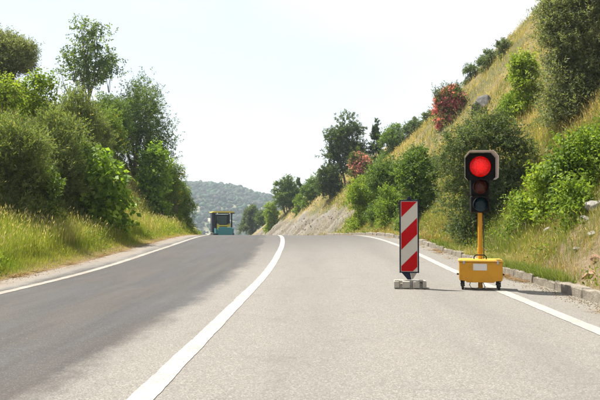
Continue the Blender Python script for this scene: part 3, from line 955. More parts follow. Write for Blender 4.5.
# ------------------------------------------------------------------ grass
def blades(name, P, H, Wd, lean, c_base, c_tip, seed, curl=.35, head=None):
    """one bent tapering blade at each point; head = (share, size, colour) adds seed heads"""
    g = np.random.default_rng(seed)
    n_ = len(P)
    a = g.uniform(0, 2 * PI, n_)
    dirv = np.stack([np.cos(a), np.sin(a), np.zeros(n_)], -1)
    l = np.abs(g.normal(0, lean, n_))
    b = g.uniform(0, 2 * PI, n_)
    sd = np.stack([np.cos(b), np.sin(b), np.zeros(n_)], -1) * (Wd * .5)[:, None]
    upv = np.array([0, 0, 1.])
    mid = P + upv * (H * .55)[:, None] + dirv * (H * l * .4)[:, None]
    tip = P + upv * (H * (1 - curl * np.clip(l, 0, 1) * .6))[:, None] + dirv * (H * l * 1.25)[:, None]
    Vv = np.stack([P - sd, P + sd, mid + sd * .8, mid - sd * .8, tip], 1)
    cm = c_base * .5 + c_tip * .5
    Cc = np.stack([c_base, c_base, cm, cm, c_tip], 1)
    i = np.arange(n_)[:, None] * 5
    Qq = i + np.array([[0, 1, 2, 3]]); Tt = i + np.array([[3, 2, 4]])
    Vv = Vv.reshape(-1, 3); Cc = Cc.reshape(-1, 3)
    if head:
        share, size, hc = head
        k_ = np.nonzero(g.random(n_) < share)[0]
        t0 = tip[k_]; dv = unit(tip[k_] - mid[k_]); L_ = size * g.uniform(.6, 1.4, len(k_))
        w2 = unit(sd[k_]) * (np.maximum(Wd[k_] * 1.15, .006))[:, None]
        hv = np.stack([t0 - dv * (L_ * .3)[:, None], t0 + dv * (L_ * .2)[:, None] + w2, t0 + dv * L_[:, None], t0 + dv * (L_ * .2)[:, None] - w2], 1).reshape(-1, 3)
        hq = np.arange(len(k_) * 4).reshape(-1, 4) + len(Vv)
        Vv = np.concatenate([Vv, hv]); Qq = np.concatenate([Qq, hq])
        hcol = np.array(hc) * g.uniform(.7, 1.2, (len(k_), 1))
        Cc = np.concatenate([Cc, np.repeat(hcol, 4, 0)])
    return np_mesh(name, Vv, quads=Qq, tris=Tt, col=Cc)

def scatter(n_, y0, y1, u0, u1, side, seed, upow=1.0):
    """points on a bank, denser near the camera so that they cover the picture evenly"""
    g = np.random.default_rng(seed)
    y_ = 1 / g.uniform(1 / y1, 1 / y0, n_)
    # mild thinning so that the middle distance is not starved
    u = u0 + (u1 - u0) * g.random(n_) ** upow
    xr = (X_LV + .1 - u) if side < 0 else (X_KB + KW + u)
    x = xr + off(y_)
    return x, y_, u

def lerp(a, b, t): return np.array(a) * (1 - t[:, None]) + np.array(b) * t[:, None]

def grass_layer(name, label, n_, y0, y1, u0, u1, side, seed, hgt, pal, lean=.35, head=None, mask=None, upow=1.0, wmin=.004):
    x, y_, u = scatter(n_, y0, y1, u0, u1, side, seed, upow)
    g = np.random.default_rng(seed + 1)
    if mask is not None:
        k_ = g.random(n_) < mask(x, y_, u)
        x, y_, u = x[k_], y_[k_], u[k_]
    z = ground_h(x, y_)
    m_ = len(x)
    H = hgt(u, x, y_) * g.uniform(.45, 1.25, m_)
    W_ = np.maximum(wmin, y_ * .00042) * g.uniform(.7, 1.4, m_)
    t = np.clip(pal[2](x, y_, u) + g.normal(0, .16, m_), 0, 1)
    c = lerp(pal[0], pal[1], t) * g.uniform(.7, 1.25, (m_, 1))
    cb = c * .75 + np.array([.10, .08, .035]) * .25
    me = blades(name, np.stack([x, y_, z - .02], -1), H, W_, lean, cb, c, seed + 2, head=head)
    return tag(link(name, me, M['grass']), label, 'grass', kind='stuff')

patch = lambda sc, s: (lambda x, y_, u: sstep(.35, .65, fbm(x * sc, y_ * sc, s)))
GREEN, LIME, STRAW, GOLD = (.10, .165, .025), (.24, .31, .045), (.44, .365, .19), (.42, .315, .14)
# left verge: short lime grass at the edge, tall seeding grass behind
grass_layer('verge_grass', 'lime green verge grass along the left side of the road', 130000, 8.5, 75, 0.0, 2.6, -1, 400,
            lambda u, x, y_: .05 + .16 * sstep(.1, .9, u) + .34 * sstep(.2, 1.2, u) * sstep(.4, .75, fbm(x * 1.3, y_ * 1.3, 81)), ((.15, .225, .03), (.33, .30, .10), lambda x, y_, u: .05 + .65 * (1 - sstep(0, .6, u)) + 1.3 * (fbm(x * 1.1, y_ * 1.1, 82) - .32)))
grass_layer('seeding_grass', 'tall seeding grass standing behind the left verge', 55000, 10, 75, .7, 3.8, -1, 410,
            lambda u, x, y_:   .28 + .40 * fbm(x * .8, y_ * .8, 83), (LIME, STRAW, lambda x, y_, u: .12 + .6 * sstep(.45, .7, fbm(x * .5, y_ * .5, 84))), lean=.22,
            head=(.22, .06, (.40, .34, .22)))
grass_layer('hill_grass', 'pale grass and weeds between the shrubs of the left bank', 52000, 12, 70, 2.4, 10, -1, 420,
            lambda u, x, y_: .35 + .4 * fbm(x * .6, y_ * .6, 85), ((.11, .14, .04), (.30, .26, .12), patch(.4, 86)), lean=.35, head=(.12, .08, (.40, .34, .2)))
# right bank
low = lambda u: 1 - sstep(1.2, 3.2, u)
notrock = lambda x, y_, u: (1 - rock_mask(x, y_) * .97)
grass_layer('kerb_weeds', 'green weeds and grass growing behind the right kerb', 130000, 6.5, 60, 0.02, 3.4, 1, 500,
            lambda u, x, y_: .06 + .22 * sstep(0, .5, u) * (.4 + fbm(x * .9, y_ * .9, 87)), (GREEN, (.27, .29, .07), lambda x, y_, u: -.1 + 1.2 * fbm(x * .8, y_ * .8, 88)),
            mask=lambda x, y_, u: notrock(x, y_, u) * (.10 + .90 * sstep(10.5, 14.5, y_ + 4 * (fbm(x, y_, 97) - .5))), lean=.4, head=(.05, .06, (.4, .35, .2)))
grass_layer('straw_grass', 'dry straw and brown grass low on the right bank', 80000, 6.5, 60, 0.05, 4.0, 1, 510,
            lambda u, x, y_: .12 + .24 * fbm(x * .9, y_ * .9, 89), (STRAW, (.28, .16, .07), patch(.6, 90)),
            mask=lambda x, y_, u: notrock(x, y_, u) * (.25 + .75 * sstep(.38, .6, fbm(x * .6, y_ * .6, 91))) * (.14 + .86 * sstep(9.5, 13, y_ + 3 * (fbm(x, y_, 97) - .5))), lean=.5, head=(.15, .05, (.40, .32, .2)))
grass_layer('dry_grass', 'tall golden dry grass covering the upper right hillside', 190000, 9, 100, 2.6, 22, 1, 520,
            lambda u, x, y_: .24 + .28 * fbm(x * .5, y_ * .5, 92), (STRAW, GOLD, lambda x, y_, u: .2 + .6 * fbm(x * .4, y_ * .4, 93)),
            mask=notrock, lean=.4, head=(.2, .06, (.44, .36, .21)))
grass_layer('slope_grass', 'green grass patches among the dry grass of the right hillside', 60000, 9, 100, 2.4, 18, 1, 530,
            lambda u, x, y_: .25 + .3 * fbm(x * .5, y_ * .5, 94), ((.10, .14, .035), (.21, .23, .06), patch(.7, 95)),
            mask=lambda x, y_, u: notrock(x, y_, u) * sstep(.40, .58, fbm(x * .35, y_ * .35, 96)), lean=.4)

# tufts hanging over the kerb
g_ = np.random.default_rng(540)
ky_ = 1 / g_.uniform(1 / 44, 1 / 7.0, 16000)
ky_ = ky_[g_.random(len(ky_)) < sstep(.46, .62, fbm(ky_ * .8, ky_ * 0, 141))]
kx_ = X_KB + .02 + np.abs(g_.normal(0, .10, len(ky_))) + off(ky_)
kt_ = np.clip(fbm(ky_ * .6, ky_ * 0 + 3, 142) * 1.4 - .2 + g_.normal(0, .2, len(ky_)), 0, 1)
kc_ = lerp(GREEN, STRAW, kt_) * g_.uniform(.7, 1.2, (len(ky_), 1))
tag(link('kerb_tufts', blades('kerb_tufts', np.stack([kx_, ky_, road_z(ky_) + KH - .03], -1), g_.uniform(.05, .22, len(ky_)), np.maximum(.004, ky_ * .0005), .8, kc_ * .8, kc_, 543), M['grass']),
    'tufts of grass hanging over the right-hand kerb', 'grass', kind='stuff')

# broken stone on the eroded cutting
gs_ = np.random.default_rng(640)
sy_ = gs_.uniform(43, 104, 16000); su_ = gs_.uniform(.1, 4.5, 16000)
sx_ = X_KB + KW + su_ + off(sy_)
ks_ = gs_.random(16000) < rock_mask(sx_, sy_) * .16
sx_, sy_ = sx_[ks_], sy_[ks_]
ss_ = np.clip(gs_.lognormal(-3.1, .45, len(sx_)), .02, .14)
oc_ = np.array([[1, 0, 0], [-1, 0, 0], [0, 1, 0], [0, -1, 0], [0, 0, .8], [0, 0, -.5]])
sv_ = np.stack([sx_, sy_, ground_h(sx_, sy_)], -1)[:, None] + oc_[None] * ss_[:, None, None] * gs_.uniform(.5, 1.4, (len(sx_), 6, 1))
st_ = np.array([[0, 2, 4], [2, 1, 4], [1, 3, 4], [3, 0, 4], [2, 0, 5], [1, 2, 5], [3, 1, 5], [0, 3, 5]])
tag(link('scree', np_mesh('scree', sv_.reshape(-1, 3), tris=(st_[None] + (np.arange(len(sx_)) * 6)[:, None, None]).reshape(-1, 3),
                          col=np.repeat(lerp((.19, .18, .16), (.33, .315, .28), gs_.random(len(sx_))), 6, 0)), M['ground']),
    'broken grey stone lying on the eroded cutting beyond the bend', 'scree', kind='stuff')

# leafy ground weeds
def weed_cover(name, label, n_, y0, y1, u0, u1, side, seed, cols, size, hgt, mask=None):
    x, y_, u = scatter(n_, y0, y1, u0, u1, side, seed)
    g = np.random.default_rng(seed + 3)
    if mask is not None:
        k_ = g.random(n_) < mask(x, y_, u); x, y_, u = x[k_], y_[k_], u[k_]
    per = 9
    P = np.repeat(np.stack([x, y_, ground_h(x, y_)], -1), per, 0)
    m_ = len(P)
    yy_ = np.repeat(y_, per)
    hh = hgt * np.repeat(g.uniform(.4, 1.3, len(x)), per)
    P = P + np.stack([g.normal(0, .10, m_), g.normal(0, .10, m_), g.random(m_) * hh], -1)
    d = unit(g.standard_normal((m_, 3)) + np.array([0, 0, .5]))
    nr = unit(np.cross(d, g.standard_normal((m_, 3))))
    wd = np.cross(d, nr)
    s_ = np.maximum(size, yy_ * .0019) * g.uniform(.6, 1.3, m_)
    a = P + d * (s_ * .45)[:, None]
    Vv = np.stack([P, a + wd * (s_ * .28)[:, None], P + d * s_[:, None], a - wd * (s_ * .28)[:, None]], 1).reshape(-1, 3)
    t = np.clip(np.repeat(g.random(len(x)), per) + g.normal(0, .2, m_), 0, 1)
    c = np.repeat(lerp(cols[0], cols[1], t), 4, 0)
    me = np_mesh(name, Vv, quads=np.arange(m_ * 4).reshape(-1, 4), col=c)
    return tag(link(name, me, M['leaf']), label, 'weeds', kind='stuff')
weed_cover('leafy_weeds', 'low leafy weeds spreading over the foot of the right bank', 9000, 6.5, 60, .1, 4.5, 1, 600, ((.07, .115, .02), (.19, .24, .055)), .045, .28,
           mask=lambda x, y_, u: (1 - rock_mask(x, y_)) * sstep(.4, .58, fbm(x * .5, y_ * .5, 98)) * (.15 + .85 * sstep(9, 12, y_)))
weed_cover('verge_weeds', 'leafy weeds mixed into the left verge grass', 5000, 9, 70, .3, 3.2, -1, 630, ((.08, .13, .02), (.20, .25, .05)), .05, .30,
           mask=lambda x, y_, u: sstep(.48, .62, fbm(x * .9, y_ * .9, 101)))
weed_cover('undergrowth', 'leafy undergrowth filling the gaps on the left bank', 12000, 11, 75, 1.8, 10, -1, 610, ((.045, .075, .018), (.14, .18, .045)), .06, .5,
           mask=lambda x, y_, u: .15 + .85 * sstep(.4, .6, fbm(x * .4, y_ * .4, 99)))
weed_cover('hillside_scrub', 'low green scrub dotted over the dry right hillside', 11000, 12, 100, 3, 20, 1, 620, ((.06, .085, .025), (.15, .175, .06)), .06, .5,
           mask=lambda x, y_, u: (1 - rock_mask(x, y_)) * sstep(.50, .62, fbm(x * .28, y_ * .28, 100)))

# pebbles and straw along both edges of the roadway
def litter(name, label, n_, seed, stones):
    g = np.random.default_rng(seed)
    y_ = 1 / g.uniform(1 / 45, 1 / 5., n_)
    lft = g.random(n_) < .5
    xr = np.where(lft, X_LV + .12 + np.abs(g.normal(0, .16, n_)) - .2, X_KB - .03 - np.abs(g.normal(0, .13, n_)))
    clump = fbm(xr * 3, y_ * 1.3, 131)
    k_ = g.random(n_) < (sstep(.5, .62, clump) if not stones else .6)
    y_, xr = y_[k_], xr[k_]; m_ = len(y_)
    z = np.maximum(road_z(y_), ground_h(xr + off(y_), y_)) + .004
    P = np.stack([xr + off(y_), y_, z], -1)
    if stones:
        s_ = g.uniform(.003, .011, m_)
        octa = np.array([[1, 0, 0], [-1, 0, 0], [0, 1, 0], [0, -1, 0], [0, 0, .8], [0, 0, -.3]])
        Vv = P[:, None] + octa[None] * s_[:, None, None] * g.uniform(.6, 1.3, (m_, 6, 1))
        tf = np.array([[0, 2, 4], [2, 1, 4], [1, 3, 4], [3, 0, 4], [2, 0, 5], [1, 2, 5], [3, 1, 5], [0, 3, 5]])
        T = (tf[None] + (np.arange(m_) * 6)[:, None, None]).reshape(-1, 3)
        c = np.repeat(lerp((.20, .15, .10), (.42, .38, .32), g.random(m_)), 6, 0)
        me = np_mesh(name, Vv.reshape(-1, 3), tris=T, col=c)
    else:
        a = g.uniform(0, PI, m_); L_ = g.uniform(.03, .14, m_)
        d = np.stack([np.cos(a), np.sin(a), g.normal(0, .12, m_)], -1) * L_[:, None]
        w = np.stack([-np.sin(a), np.cos(a), np.zeros(m_)], -1) * np.maximum(.003, y_ * .0004)[:, None]
        P = P + np.array([0, 0, .012])
        Vv = np.stack([P - d - w, P - d + w, P + d + w, P + d - w], 1).reshape(-1, 3)
        c = np.repeat(lerp((.30, .21, .10), (.20, .11, .05), g.random(m_)), 4, 0)
        me = np_mesh(name, Vv, quads=np.arange(m_ * 4).reshape(-1, 4), col=c)
    tag(link(name, me, M['grass']), label, 'litter', kind='stuff')
litter('gravel', 'loose gravel scattered along both edges of the roadway', 9000, 700, True)
litter('straw_litter', 'brown dry straw and twigs lying along the road edges', 9000, 710, False)


# ------------------------------------------------------------------ portable traffic light
M['yellow'] = paint('yellow_paint_shaded', (.58, .275, .008), .45, .45, (.20, .10, .02), 6)  # darkened yellow: shade on the box front is put into the colour
M['yellow_lid_sunlit'] = paint('yellow_lid_sunlit', (.70, .40, .05), .4, .35, (.30, .20, .08), 6)  # lighter copy of the same yellow, with sunlight on the top painted in
M['black'] = paint('black_plastic', (.007, .007, .008), .6, .2, (.03, .027, .022), 12, spec=.12)
M['navy'] = paint('dark_blue_frame', (.010, .016, .038), .5, .2, (.06, .06, .06), 10, spec=.2)
M['cream'] = paint('cream_metal', (.78, .76, .70), .5, .2, (.40, .33, .24), 7)
M['rubber'] = paint('rubber', (.02, .02, .02), .8, .4, (.10, .09, .07), 14)
M['steel'] = paint('steel', (.38, .38, .37), .4, .3, (.15, .13, .1), 12, metallic=.8)
M['plate'] = paint('white_plate', (.66, .64, .60), .45, .35, (.35, .30, .24), 10)
M['sheet_white'] = paint('reflective_white', (.52, .50, .45), .5, .3, (.38, .34, .27), 7)
M['sheet_red'] = paint('reflective_red', (.44, .002, .005), .55, .2, (.25, .02, .02), 7, spec=.12)
M['foot_grey'] = paint('recycled_grey', (.40, .38, .33), .8, .6, (.16, .14, .11), 14, bumpy=.3)
M['cable'] = paint('cable', (.03, .03, .03), .5, .1)

def glass(name, col, emit=None, strength=0):
    m, nt, N, L, b = new_mat(name)
    co = objco(nt)
    v = N.new('ShaderNodeTexVoronoi'); v.inputs['Scale'].default_value = 55; L.new(co, v.inputs['Vector'])
    c = mixc(nt, maprange(nt, v.outputs['Distance'], .1, .6), tuple(x * 1.15 for x in col), tuple(x * .7 for x in col))
    L.new(c, b.inputs['Base Color'])
    b.inputs['Roughness'].default_value = .22
    b.inputs['Specular IOR Level'].default_value = .25
    b.inputs['Coat Weight'].default_value = .08
    if emit:
        e = mixc(nt, maprange(nt, v.outputs['Distance'], .15, .65), emit, tuple(x * .55 for x in emit))
        L.new(e, b.inputs['Emission Color'])
        vd = N.new('ShaderNodeVectorMath'); vd.operation = 'DISTANCE'; L.new(co, vd.inputs[0]); vd.inputs[1].default_value = (0, -.1, 1.66)
        L.new(maprange(nt, vd.outputs['Value'], 0, .14, strength * 1.9, strength * .7), b.inputs['Emission Strength'])   # bulb behind the middle of the lens
    bump(nt, v.outputs['Distance'], b, .3, .01)
    return m
M['lens_red'] = glass('red_lens_lit', (.12, .004, .004), (1.0, .006, .004), .36)
M['lens_amber'] = glass('amber_lens_off', (.10, .014, .006))
M['lens_green'] = glass('green_lens_off', (.004, .03, .05))

def part(name, mat, parent, fn, smooth=False):
    bm = bmesh.new(); fn(bm)
    return link(name, bm_mesh(name, bm, smooth), mat, parent)

def lens_dome(bm, x, y, z, r, n=32, bulge=.22):
    rings = []
    for i in range(5):
        t = i / 4
        q = r * math.cos(t * PI / 2); dy = -r * bulge * math.sin(t * PI / 2)
        if i == 4: rings.append([bm.verts.new((x, y + dy, z))])
        else: rings.append([bm.verts.new((x + q * math.cos(2 * PI * k / n), y + dy, z + q * math.sin(2 * PI * k / n))) for k in range(n)])
    for i in range(3):
        for k in range(n): bm.faces.new((rings[i][k], rings[i][(k + 1) % n], rings[i + 1][(k + 1) % n], rings[i + 1][k]))
    for k in range(n): bm.faces.new((rings[3][k], rings[3][(k + 1) % n], rings[4][0]))

def visor(bm, x, y, z, r, depth, th=.004, a0=-40, a1=220, n=26):
    """tunnel hood, longer on top than at its lower ends"""
    O, I = [], []
    for k in range(n + 1):
        a = rad(a0 + (a1 - a0) * k / n)
        d = depth * (.45 + .55 * max(0, math.sin(a)) ** .7)
        O.append((bm.verts.new((x + (r + th) * math.cos(a), y, z + (r + th) * math.sin(a))), bm.verts.new((x + (r + th) * math.cos(a), y - d, z + (r + th) * math.sin(a)))))
        I.append((bm.verts.new((x + r * math.cos(a), y, z + r * math.sin(a))), bm.verts.new((x + r * math.cos(a), y - d, z + r * math.sin(a)))))
    for k in range(n):
        bm.faces.new((O[k][0], O[k + 1][0], O[k + 1][1], O[k][1]))
        bm.faces.new((I[k][0], I[k][1], I[k + 1][1], I[k + 1][0]))
        bm.faces.new((O[k][1], O[k + 1][1], I[k + 1][1], I[k][1]))
    for k in (0, n): bm.faces.new((O[k][0], O[k][1], I[k][1], I[k][0]))

TL = empty('traffic_light', (2.095, 9.62, 0.0), rad(-10))
tag(TL, 'portable traffic light showing red on a yellow wheeled battery box', 'traffic light')
# battery box
def box_body(bm):
    prof = [(-.275, .125), (-.195, .125), (-.185, .10), (.175, .10), (.185, .125), (.275, .125), (.282, .14), (.282, .372), (-.282, .372), (-.282, .14)]
    add_prism(bm, prof, -.17, .17)
    bmesh.ops.bevel(bm, geom=[e for e in bm.edges], offset=.006, segments=1, affect='EDGES')
bx_ = part('battery_box', M['yellow'], TL, box_body)
def lid(bm):
    add_box(bm, (-.293, -.183, .374), (.293, .183, .398), .008, 2)
    add_box(bm, (-.27, -.16, .396), (.27, .16, .406), .005, 1)
ld_ = part('lid', M['yellow_lid_sunlit'], TL, lid)
part('label_plate', M['plate'], bx_, lambda bm: add_box(bm, (-.10, -.176, .262), (.08, -.1705, .352), .002, 1))
for s in (-.22, .22):
    part('latch', M['steel'], bx_, lambda bm: add_box(bm, (s - .015, -.192, .345), (s + .015, -.1835, .392), .003, 1))
for s in (-1, 1):
    part('side_handle', M['black'], bx_, lambda bm: add_path(bm, [(s * .280, -.06, .2), (s * .306, -.06, .2), (s * .306, .06, .2), (s * .280, .06, .2)], .008))
part('carry_handle', M['black'], ld_, lambda bm: add_path(bm, [(-.085, -.10, .41), (-.085, -.10, .44), (-.06, -.10, .465), (.05, -.10, .465), (.075, -.10, .44), (.075, -.10, .41)], .008))
for sx in (-1, 1):
    for sy in (-1, 1):
        cx, cy = sx * .235, sy * .12
        c = part('castor', M['black'], TL, lambda bm: (add_box(bm, (cx - .03, cy - .03, .112), (cx + .03, cy + .03, .124), .002, 1),
                                                       add_box(bm, (cx - .024, cy - .022, .045), (cx - .018, cy + .022, .114)),
                                                       add_box(bm, (cx + .018, cy - .022, .045), (cx + .024, cy + .022, .114)),
                                                       add_tube(bm, (cx - .028, cy, .052), (cx + .028, cy, .052), .008)))
        part('wheel', M['rubber'], c, lambda bm: add_tube(bm, (cx - .015, cy, .052), (cx + .015, cy, .052), .052, n=20), False)
# mast
def mast(bm):
    add_tube(bm, (0, 0, .012), (0, 0, 1.05), .031, n=20)
    add_tube(bm, (0, 0, .50), (0, 0, .56), .037, n=20)
ms_ = part('mast', M['yellow'], TL, mast, False)
part('foot_plate', M['steel'], ms_, lambda bm: add_tube(bm, (0, 0, .003), (0, 0, .014), .055, n=20))
part('clamp_screw', M['steel'], ms_, lambda bm: add_tube(bm, (.035, 0, .53), (.09, 0, .53), .007))
part('cable', M['cable'], TL, lambda bm: add_path(bm, [(-.13, -.1, .12), (-.145, -.11, .06), (-.12, -.13, .02), (-.06, -.14, .008), (.02, -.12, .008), (.06, -.06, .03), (.03, -.03, .1)], .005))
part('cable', M['cable'], TL, lambda bm: add_path(bm, [(.045, -.01, .41), (.05, -.03, .55), (.042, -.02, .75), (.05, -.03, .92), (.04, .0, 1.06)], .006))
# signal head
HD = part('signal_head', M['black'], TL, lambda bm: (add_box(bm, (-.125, -.06, 1.035), (.125, .11, 1.262), .02, 3), add_box(bm, (-.125, -.06, 1.268), (.125, .11, 1.50), .02, 3),
                                                     add_box(bm, (-.17, -.05, 1.506), (.17, .12, 1.83), .02, 3)))
HD.rotation_euler = (0, 0, rad(4))
oct_o = [(-.198, 1.515), (-.16, 1.475), (.16, 1.475), (.198, 1.515), (.198, 1.775), (.14, 1.842), (-.14, 1.842), (-.198, 1.775)]
part('backing_plate', M['black'], HD, lambda bm: add_prism(bm, oct_o, -.068, -.056))
def shroud(bm):
    # octagonal sun shield of bent sheet, open underneath, reaching forward of the red lamp
    pts = [(-.175, 1.485), (-.204, 1.512), (-.204, 1.778), (-.143, 1.848), (.143, 1.848), (.204, 1.778), (.204, 1.512), (.175, 1.485)]
    cz = 1.66
    fwd = [-.18, -.23, -.26, -.27, -.27, -.26, -.23, -.18]
    th = .004
    rows = []
    for (x, z), f in zip(pts, fwd):
        n_ = Vector((x, 0, z - cz)).normalized() * th
        fl = Vector((x, 0, (z - cz) * .6)) * (.10 * -f / .36) * 1.35
        rows.append([bm.verts.new((x * .97, -.05, z)), bm.verts.new((x * .97 + fl.x, f, z + fl.z)), bm.verts.new((x * .97 + fl.x + n_.x, f, z + fl.z + n_.z)), bm.verts.new((x * .97 + n_.x, -.05, z + n_.z))])
    for i in range(len(rows) - 1):
        a, b = rows[i], rows[i + 1]
        for k in range(3): bm.faces.new((a[k], a[k + 1], b[k + 1], b[k]))
    bm.faces.new(rows[0]); bm.faces.new(rows[-1])
part('sun_shield', M['cream'], HD, shroud)
part('red_lamp', M['lens_red'], HD, lambda bm: lens_dome(bm, 0, -.072, 1.66, .14), True)['label'] = 'glowing red round lens'
part('lamp_ring', M['black'], HD, lambda bm: visor(bm, 0, -.069, 1.66, .142, .05, .008, -90, 270, 40))
part('amber_lamp', M['lens_amber'], HD, lambda bm: lens_dome(bm, 0, -.062, 1.385, .095), True)['label'] = 'unlit dark reddish amber lens'
part('green_lamp', M['lens_green'], HD, lambda bm: lens_dome(bm, 0, -.062, 1.148, .095), True)['label'] = 'unlit dark teal lens'
part('visor', M['black'], HD, lambda bm: visor(bm, 0, -.058, 1.385, .098, .20))
part('visor', M['black'], HD, lambda bm: visor(bm, 0, -.058, 1.148, .098, .20))

# ------------------------------------------------------------------ striped beacon
BC = empty('beacon', (1.142, 9.68, 0.0), rad(-5))
tag(BC, 'red and white striped lane closure beacon on a grey foot block', 'beacon')
W2, Z0, PH = .114, .228, .965
part('panel', M['sheet_white'], BC, lambda bm: add_box(bm, (-W2, -.018, Z0), (W2, .018, Z0 + PH), 0))
def frame(bm):
    t, d = .019, .022
    add_box(bm, (-W2 - t, -d, Z0 - t), (-W2, d, Z0 + PH + t), .005, 2)
    add_box(bm, (W2, -d, Z0 - t), (W2 + t, d, Z0 + PH + t), .005, 2)
    add_box(bm, (-W2 + .0005, -d + .001, Z0 - t + .001), (W2 - .0005, d - .001, Z0), .004, 1)
    add_box(bm, (-W2 + .0005, -d + .001, Z0 + PH), (W2 - .0005, d - .001, Z0 + PH + t - .001), .004, 1)
part('frame', M['navy'], BC, frame)
def clip_half(poly, a, b, c):                    # keep a*x + b*z <= c
    out = []
    for i in range(len(poly)):
        p, q = poly[i], poly[(i + 1) % len(poly)]
        fp, fq = a * p[0] + b * p[1] - c, a * q[0] + b * q[1] - c
        if fp <= 0: out.append(p)
        if (fp < 0 < fq) or (fq < 0 < fp):
            t = fp / (fp - fq); out.append((p[0] + (q[0] - p[0]) * t, p[1] + (q[1] - p[1]) * t))
    return out
e_ = .006
rect = [(-W2 + e_, Z0 + e_), (W2 - e_, Z0 + e_), (W2 - e_, Z0 + PH - e_), (-W2 + e_, Z0 + PH - e_)]
for k in range(3):
    t0, t1 = .448 * k, .448 * k + .226          # distance below the top at the left edge
    if k == 0: t0 = -1
    c_hi, c_lo = (Z0 + PH - t0) + W2, (Z0 + PH - t1) + W2
    poly = clip_half(rect, -1, 1, c_hi)                          # z - x <= c
    poly = clip_half(poly, 1, -1, -c_lo)
    if len(poly) > 2:
        part('red_stripe', M['sheet_red'], BC, lambda bm: add_prism(bm, poly, -.0205, -.0182))
part('top_lug', M['navy'], BC, lambda bm: (add_box(bm, (-.03, -.014, Z0 + PH + .019), (.03, .014, Z0 + PH + .045), .004, 1), add_box(bm, (-.016, -.01, Z0 + PH + .044), (.016, .01, Z0 + PH + .065), .004, 1)))
part('stem', M['navy'], BC, lambda bm: add_prism(bm, [(-.10, .208), (.012, .208), (.03, .12), (-.025, .12)], -.022, .022))
part('stem_gusset', M['foot_grey'], BC, lambda bm: add_prism(bm, [(.016, .207), (.10, .207), (.055, .135), (.035, .121)], -.012, .012))
def foot(bm):
    # low block: end walls, ribs and recesses between them
    add_prism(bm, [(-.20, .012), (-.175, .0), (.195, .0), (.22, .012), (.22, .045), (-.20, .045)], -.085, .085)
    add_box(bm, (-.19, -.08, .044), (.21, .08, .075), .004, 1)
    for a, b in ((-.21, -.14), (-.095, .005), (.05, .135), (.175, .225)):
        add_box(bm, (a, -.135, .012), (b, .135, .104), .008, 2)
    add_box(bm, (-.185, -.05, .074), (.19, .05, .112), .008, 2)
part('foot_block', M['foot_grey'], BC, foot)
for x_ in (-.175, .155):
    part('foot_lug', M['foot_grey'], BC, lambda bm: add_box(bm, (x_ - .03, -.12, .102), (x_ + .03, -.06, .122), .008, 2))

# ------------------------------------------------------------------ road paver beyond the crest
PY = 80.0
pp = at(222.5, 217, PY)
PV = empty('road_paver', (pp.x, PY, float(road_z(PY))), rad(14))
tag(PV, 'small yellow and teal road paver with flat canopy beyond the crest', 'road paver')
M['teal'] = paint('teal_paint', (.02, .20, .22), .5, .3)
M['pyellow'] = paint('paver_yellow', (.58, .46, .05), .5, .3)
M['pglass'] = glass('paver_glass', (.06, .16, .155))
part('chassis', M['black'], PV, lambda bm: add_box(bm, (-.85, -1.9, .35), (.85, 2.4, 1.05), .06))
for s in (-1, 1):
    tr_ = part('track', M['rubber'], PV, lambda bm: add_prism(bm, [(0, 0), (0, 0)] and [(s * 1.02 - .16, .02), (s * 1.02 + .16, .02), (s * 1.02 + .16, .72), (s * 1.02 - .16, .72)], -1.6, 2.2))
    part('hopper_wing', M['teal'], PV, lambda bm: add_prism(bm, [(s * .2, .62), (s * 1.0, .75), (s * 1.02, 1.3), (s * .92, 1.3)], -2.6, -1.0))
part('hopper', M['teal'], PV, lambda bm: add_box(bm, (-.72, -2.75, .42), (.85, -2.62, 1.42), .04))
part('push_roller', M['black'], PV, lambda bm: add_tube(bm, (-.8, -2.86, .45), (.8, -2.86, .45), .12))
hood_ = part('engine_hood', M['pyellow'], PV, lambda bm: add_prism(bm, [(-.70, 1.05), (.82, 1.05), (.80, 1.85), (.55, 1.66), (-.40, 1.66), (-.68, 1.85)], -.95, .9))
part('grille', M['black'], hood_, lambda bm: add_box(bm, (-.45, -.97, 1.12), (.45, -.952, 1.5), .01))
part('control_console', M['black'], PV, lambda bm: add_box(bm, (-.75, .95, 1.05), (.75, 1.25, 2.05), .05))
part('windscreen', M['pglass'], PV, lambda bm: add_box(bm, (-.55, .88, 1.75), (.55, .90, 2.62)))
part('screen_frame', M['black'], PV, lambda bm: [add_box(bm, lo_, hi_, .01) for lo_, hi_ in (((-.8, .86, 1.7), (-.56, .95, 2.85)), ((.56, .86, 1.7), (.8, .95, 2.85)), ((-.558, .86, 2.63), (.558, .95, 2.85)), ((-.558, .86, 1.66), (.558, .95, 1.745)))])
part('operator_seat', M['black'], PV, lambda bm: (add_box(bm, (-.3, 1.5, 1.2), (.3, 2.0, 1.5), .05), add_box(bm, (-.3, 1.95, 1.45), (.3, 2.1, 2.2), .05)))
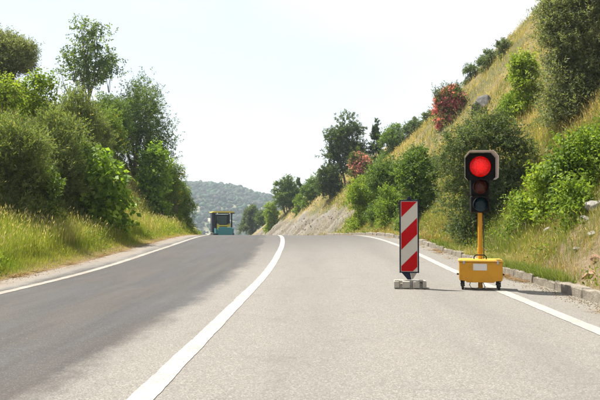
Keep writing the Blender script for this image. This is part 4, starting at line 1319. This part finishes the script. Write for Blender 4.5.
part('exhaust_stack', M['black'], PV, lambda bm: add_tube(bm, (-.95, .2, 1.0), (-.95, .2, 2.95), .14))
part('side_tank', M['navy'], PV, lambda bm: add_box(bm, (-1.25, -.5, .8), (-.80, 1.6, 2.94), .06))
for sx in (-1, 1):
    for y_ in (-.6, 2.0):
        part('canopy_post', M['black'], PV, lambda bm: add_tube(bm, (sx * .98, y_, 1.0), (sx * .98, y_, 3.02), .085, n=8))
rf_ = part('canopy', M['pyellow'], PV, lambda bm: add_prism(bm, [(-1.3, 3.06), (1.3, 3.06), (1.26, 3.16), (.9, 3.24), (-.9, 3.24), (-1.26, 3.16)], -1.2, 2.5))
part('canopy_underside', M['black'], rf_, lambda bm: add_box(bm, (-1.27, -1.16, 2.96), (1.27, 2.46, 3.058), .01))  # black underside just below the yellow canopy
for s in (-1, 1):
    part('work_lamp', M['plate'], PV, lambda bm: add_tube(bm, (s * .7, -1.24, 2.98), (s * .7, -1.17, 2.98), .08))
part('rear_bulkhead', M['black'], PV, lambda bm: add_box(bm, (-.8, 2.1, 1.0), (.95, 2.16, 2.3), .01))
part('steering_wheel', M['black'], PV, lambda bm: add_tube(bm, (.1, 1.35, 2.1), (.1, 1.40, 2.12), .22))
part('screed', M['black'], PV, lambda bm: add_box(bm, (-1.25, 2.7, .05), (1.25, 3.3, .5), .03))


# ------------------------------------------------------------------ haze
def haze_box():
    bm = bmesh.new()
    add_box(bm, (-2450, -2450, -28.5), (2450, 2450, 62))
    me = bm_mesh('haze', bm)
    m = bpy.data.materials.new('air'); m.use_nodes = True
    nt = m.node_tree; nt.nodes.clear()
    o = nt.nodes.new('ShaderNodeOutputMaterial'); v = nt.nodes.new('ShaderNodeVolumePrincipled')
    v.inputs['Color'].default_value = (.74, .87, 1.0, 1)
    v.inputs['Density'].default_value = .0005
    v.inputs['Anisotropy'].default_value = .2
    nt.links.new(v.outputs['Volume'], o.inputs['Volume'])
    tag(link('haze', me, m), 'thin pale summer haze lying over the valley and hill', 'haze', kind='stuff')
haze_box()
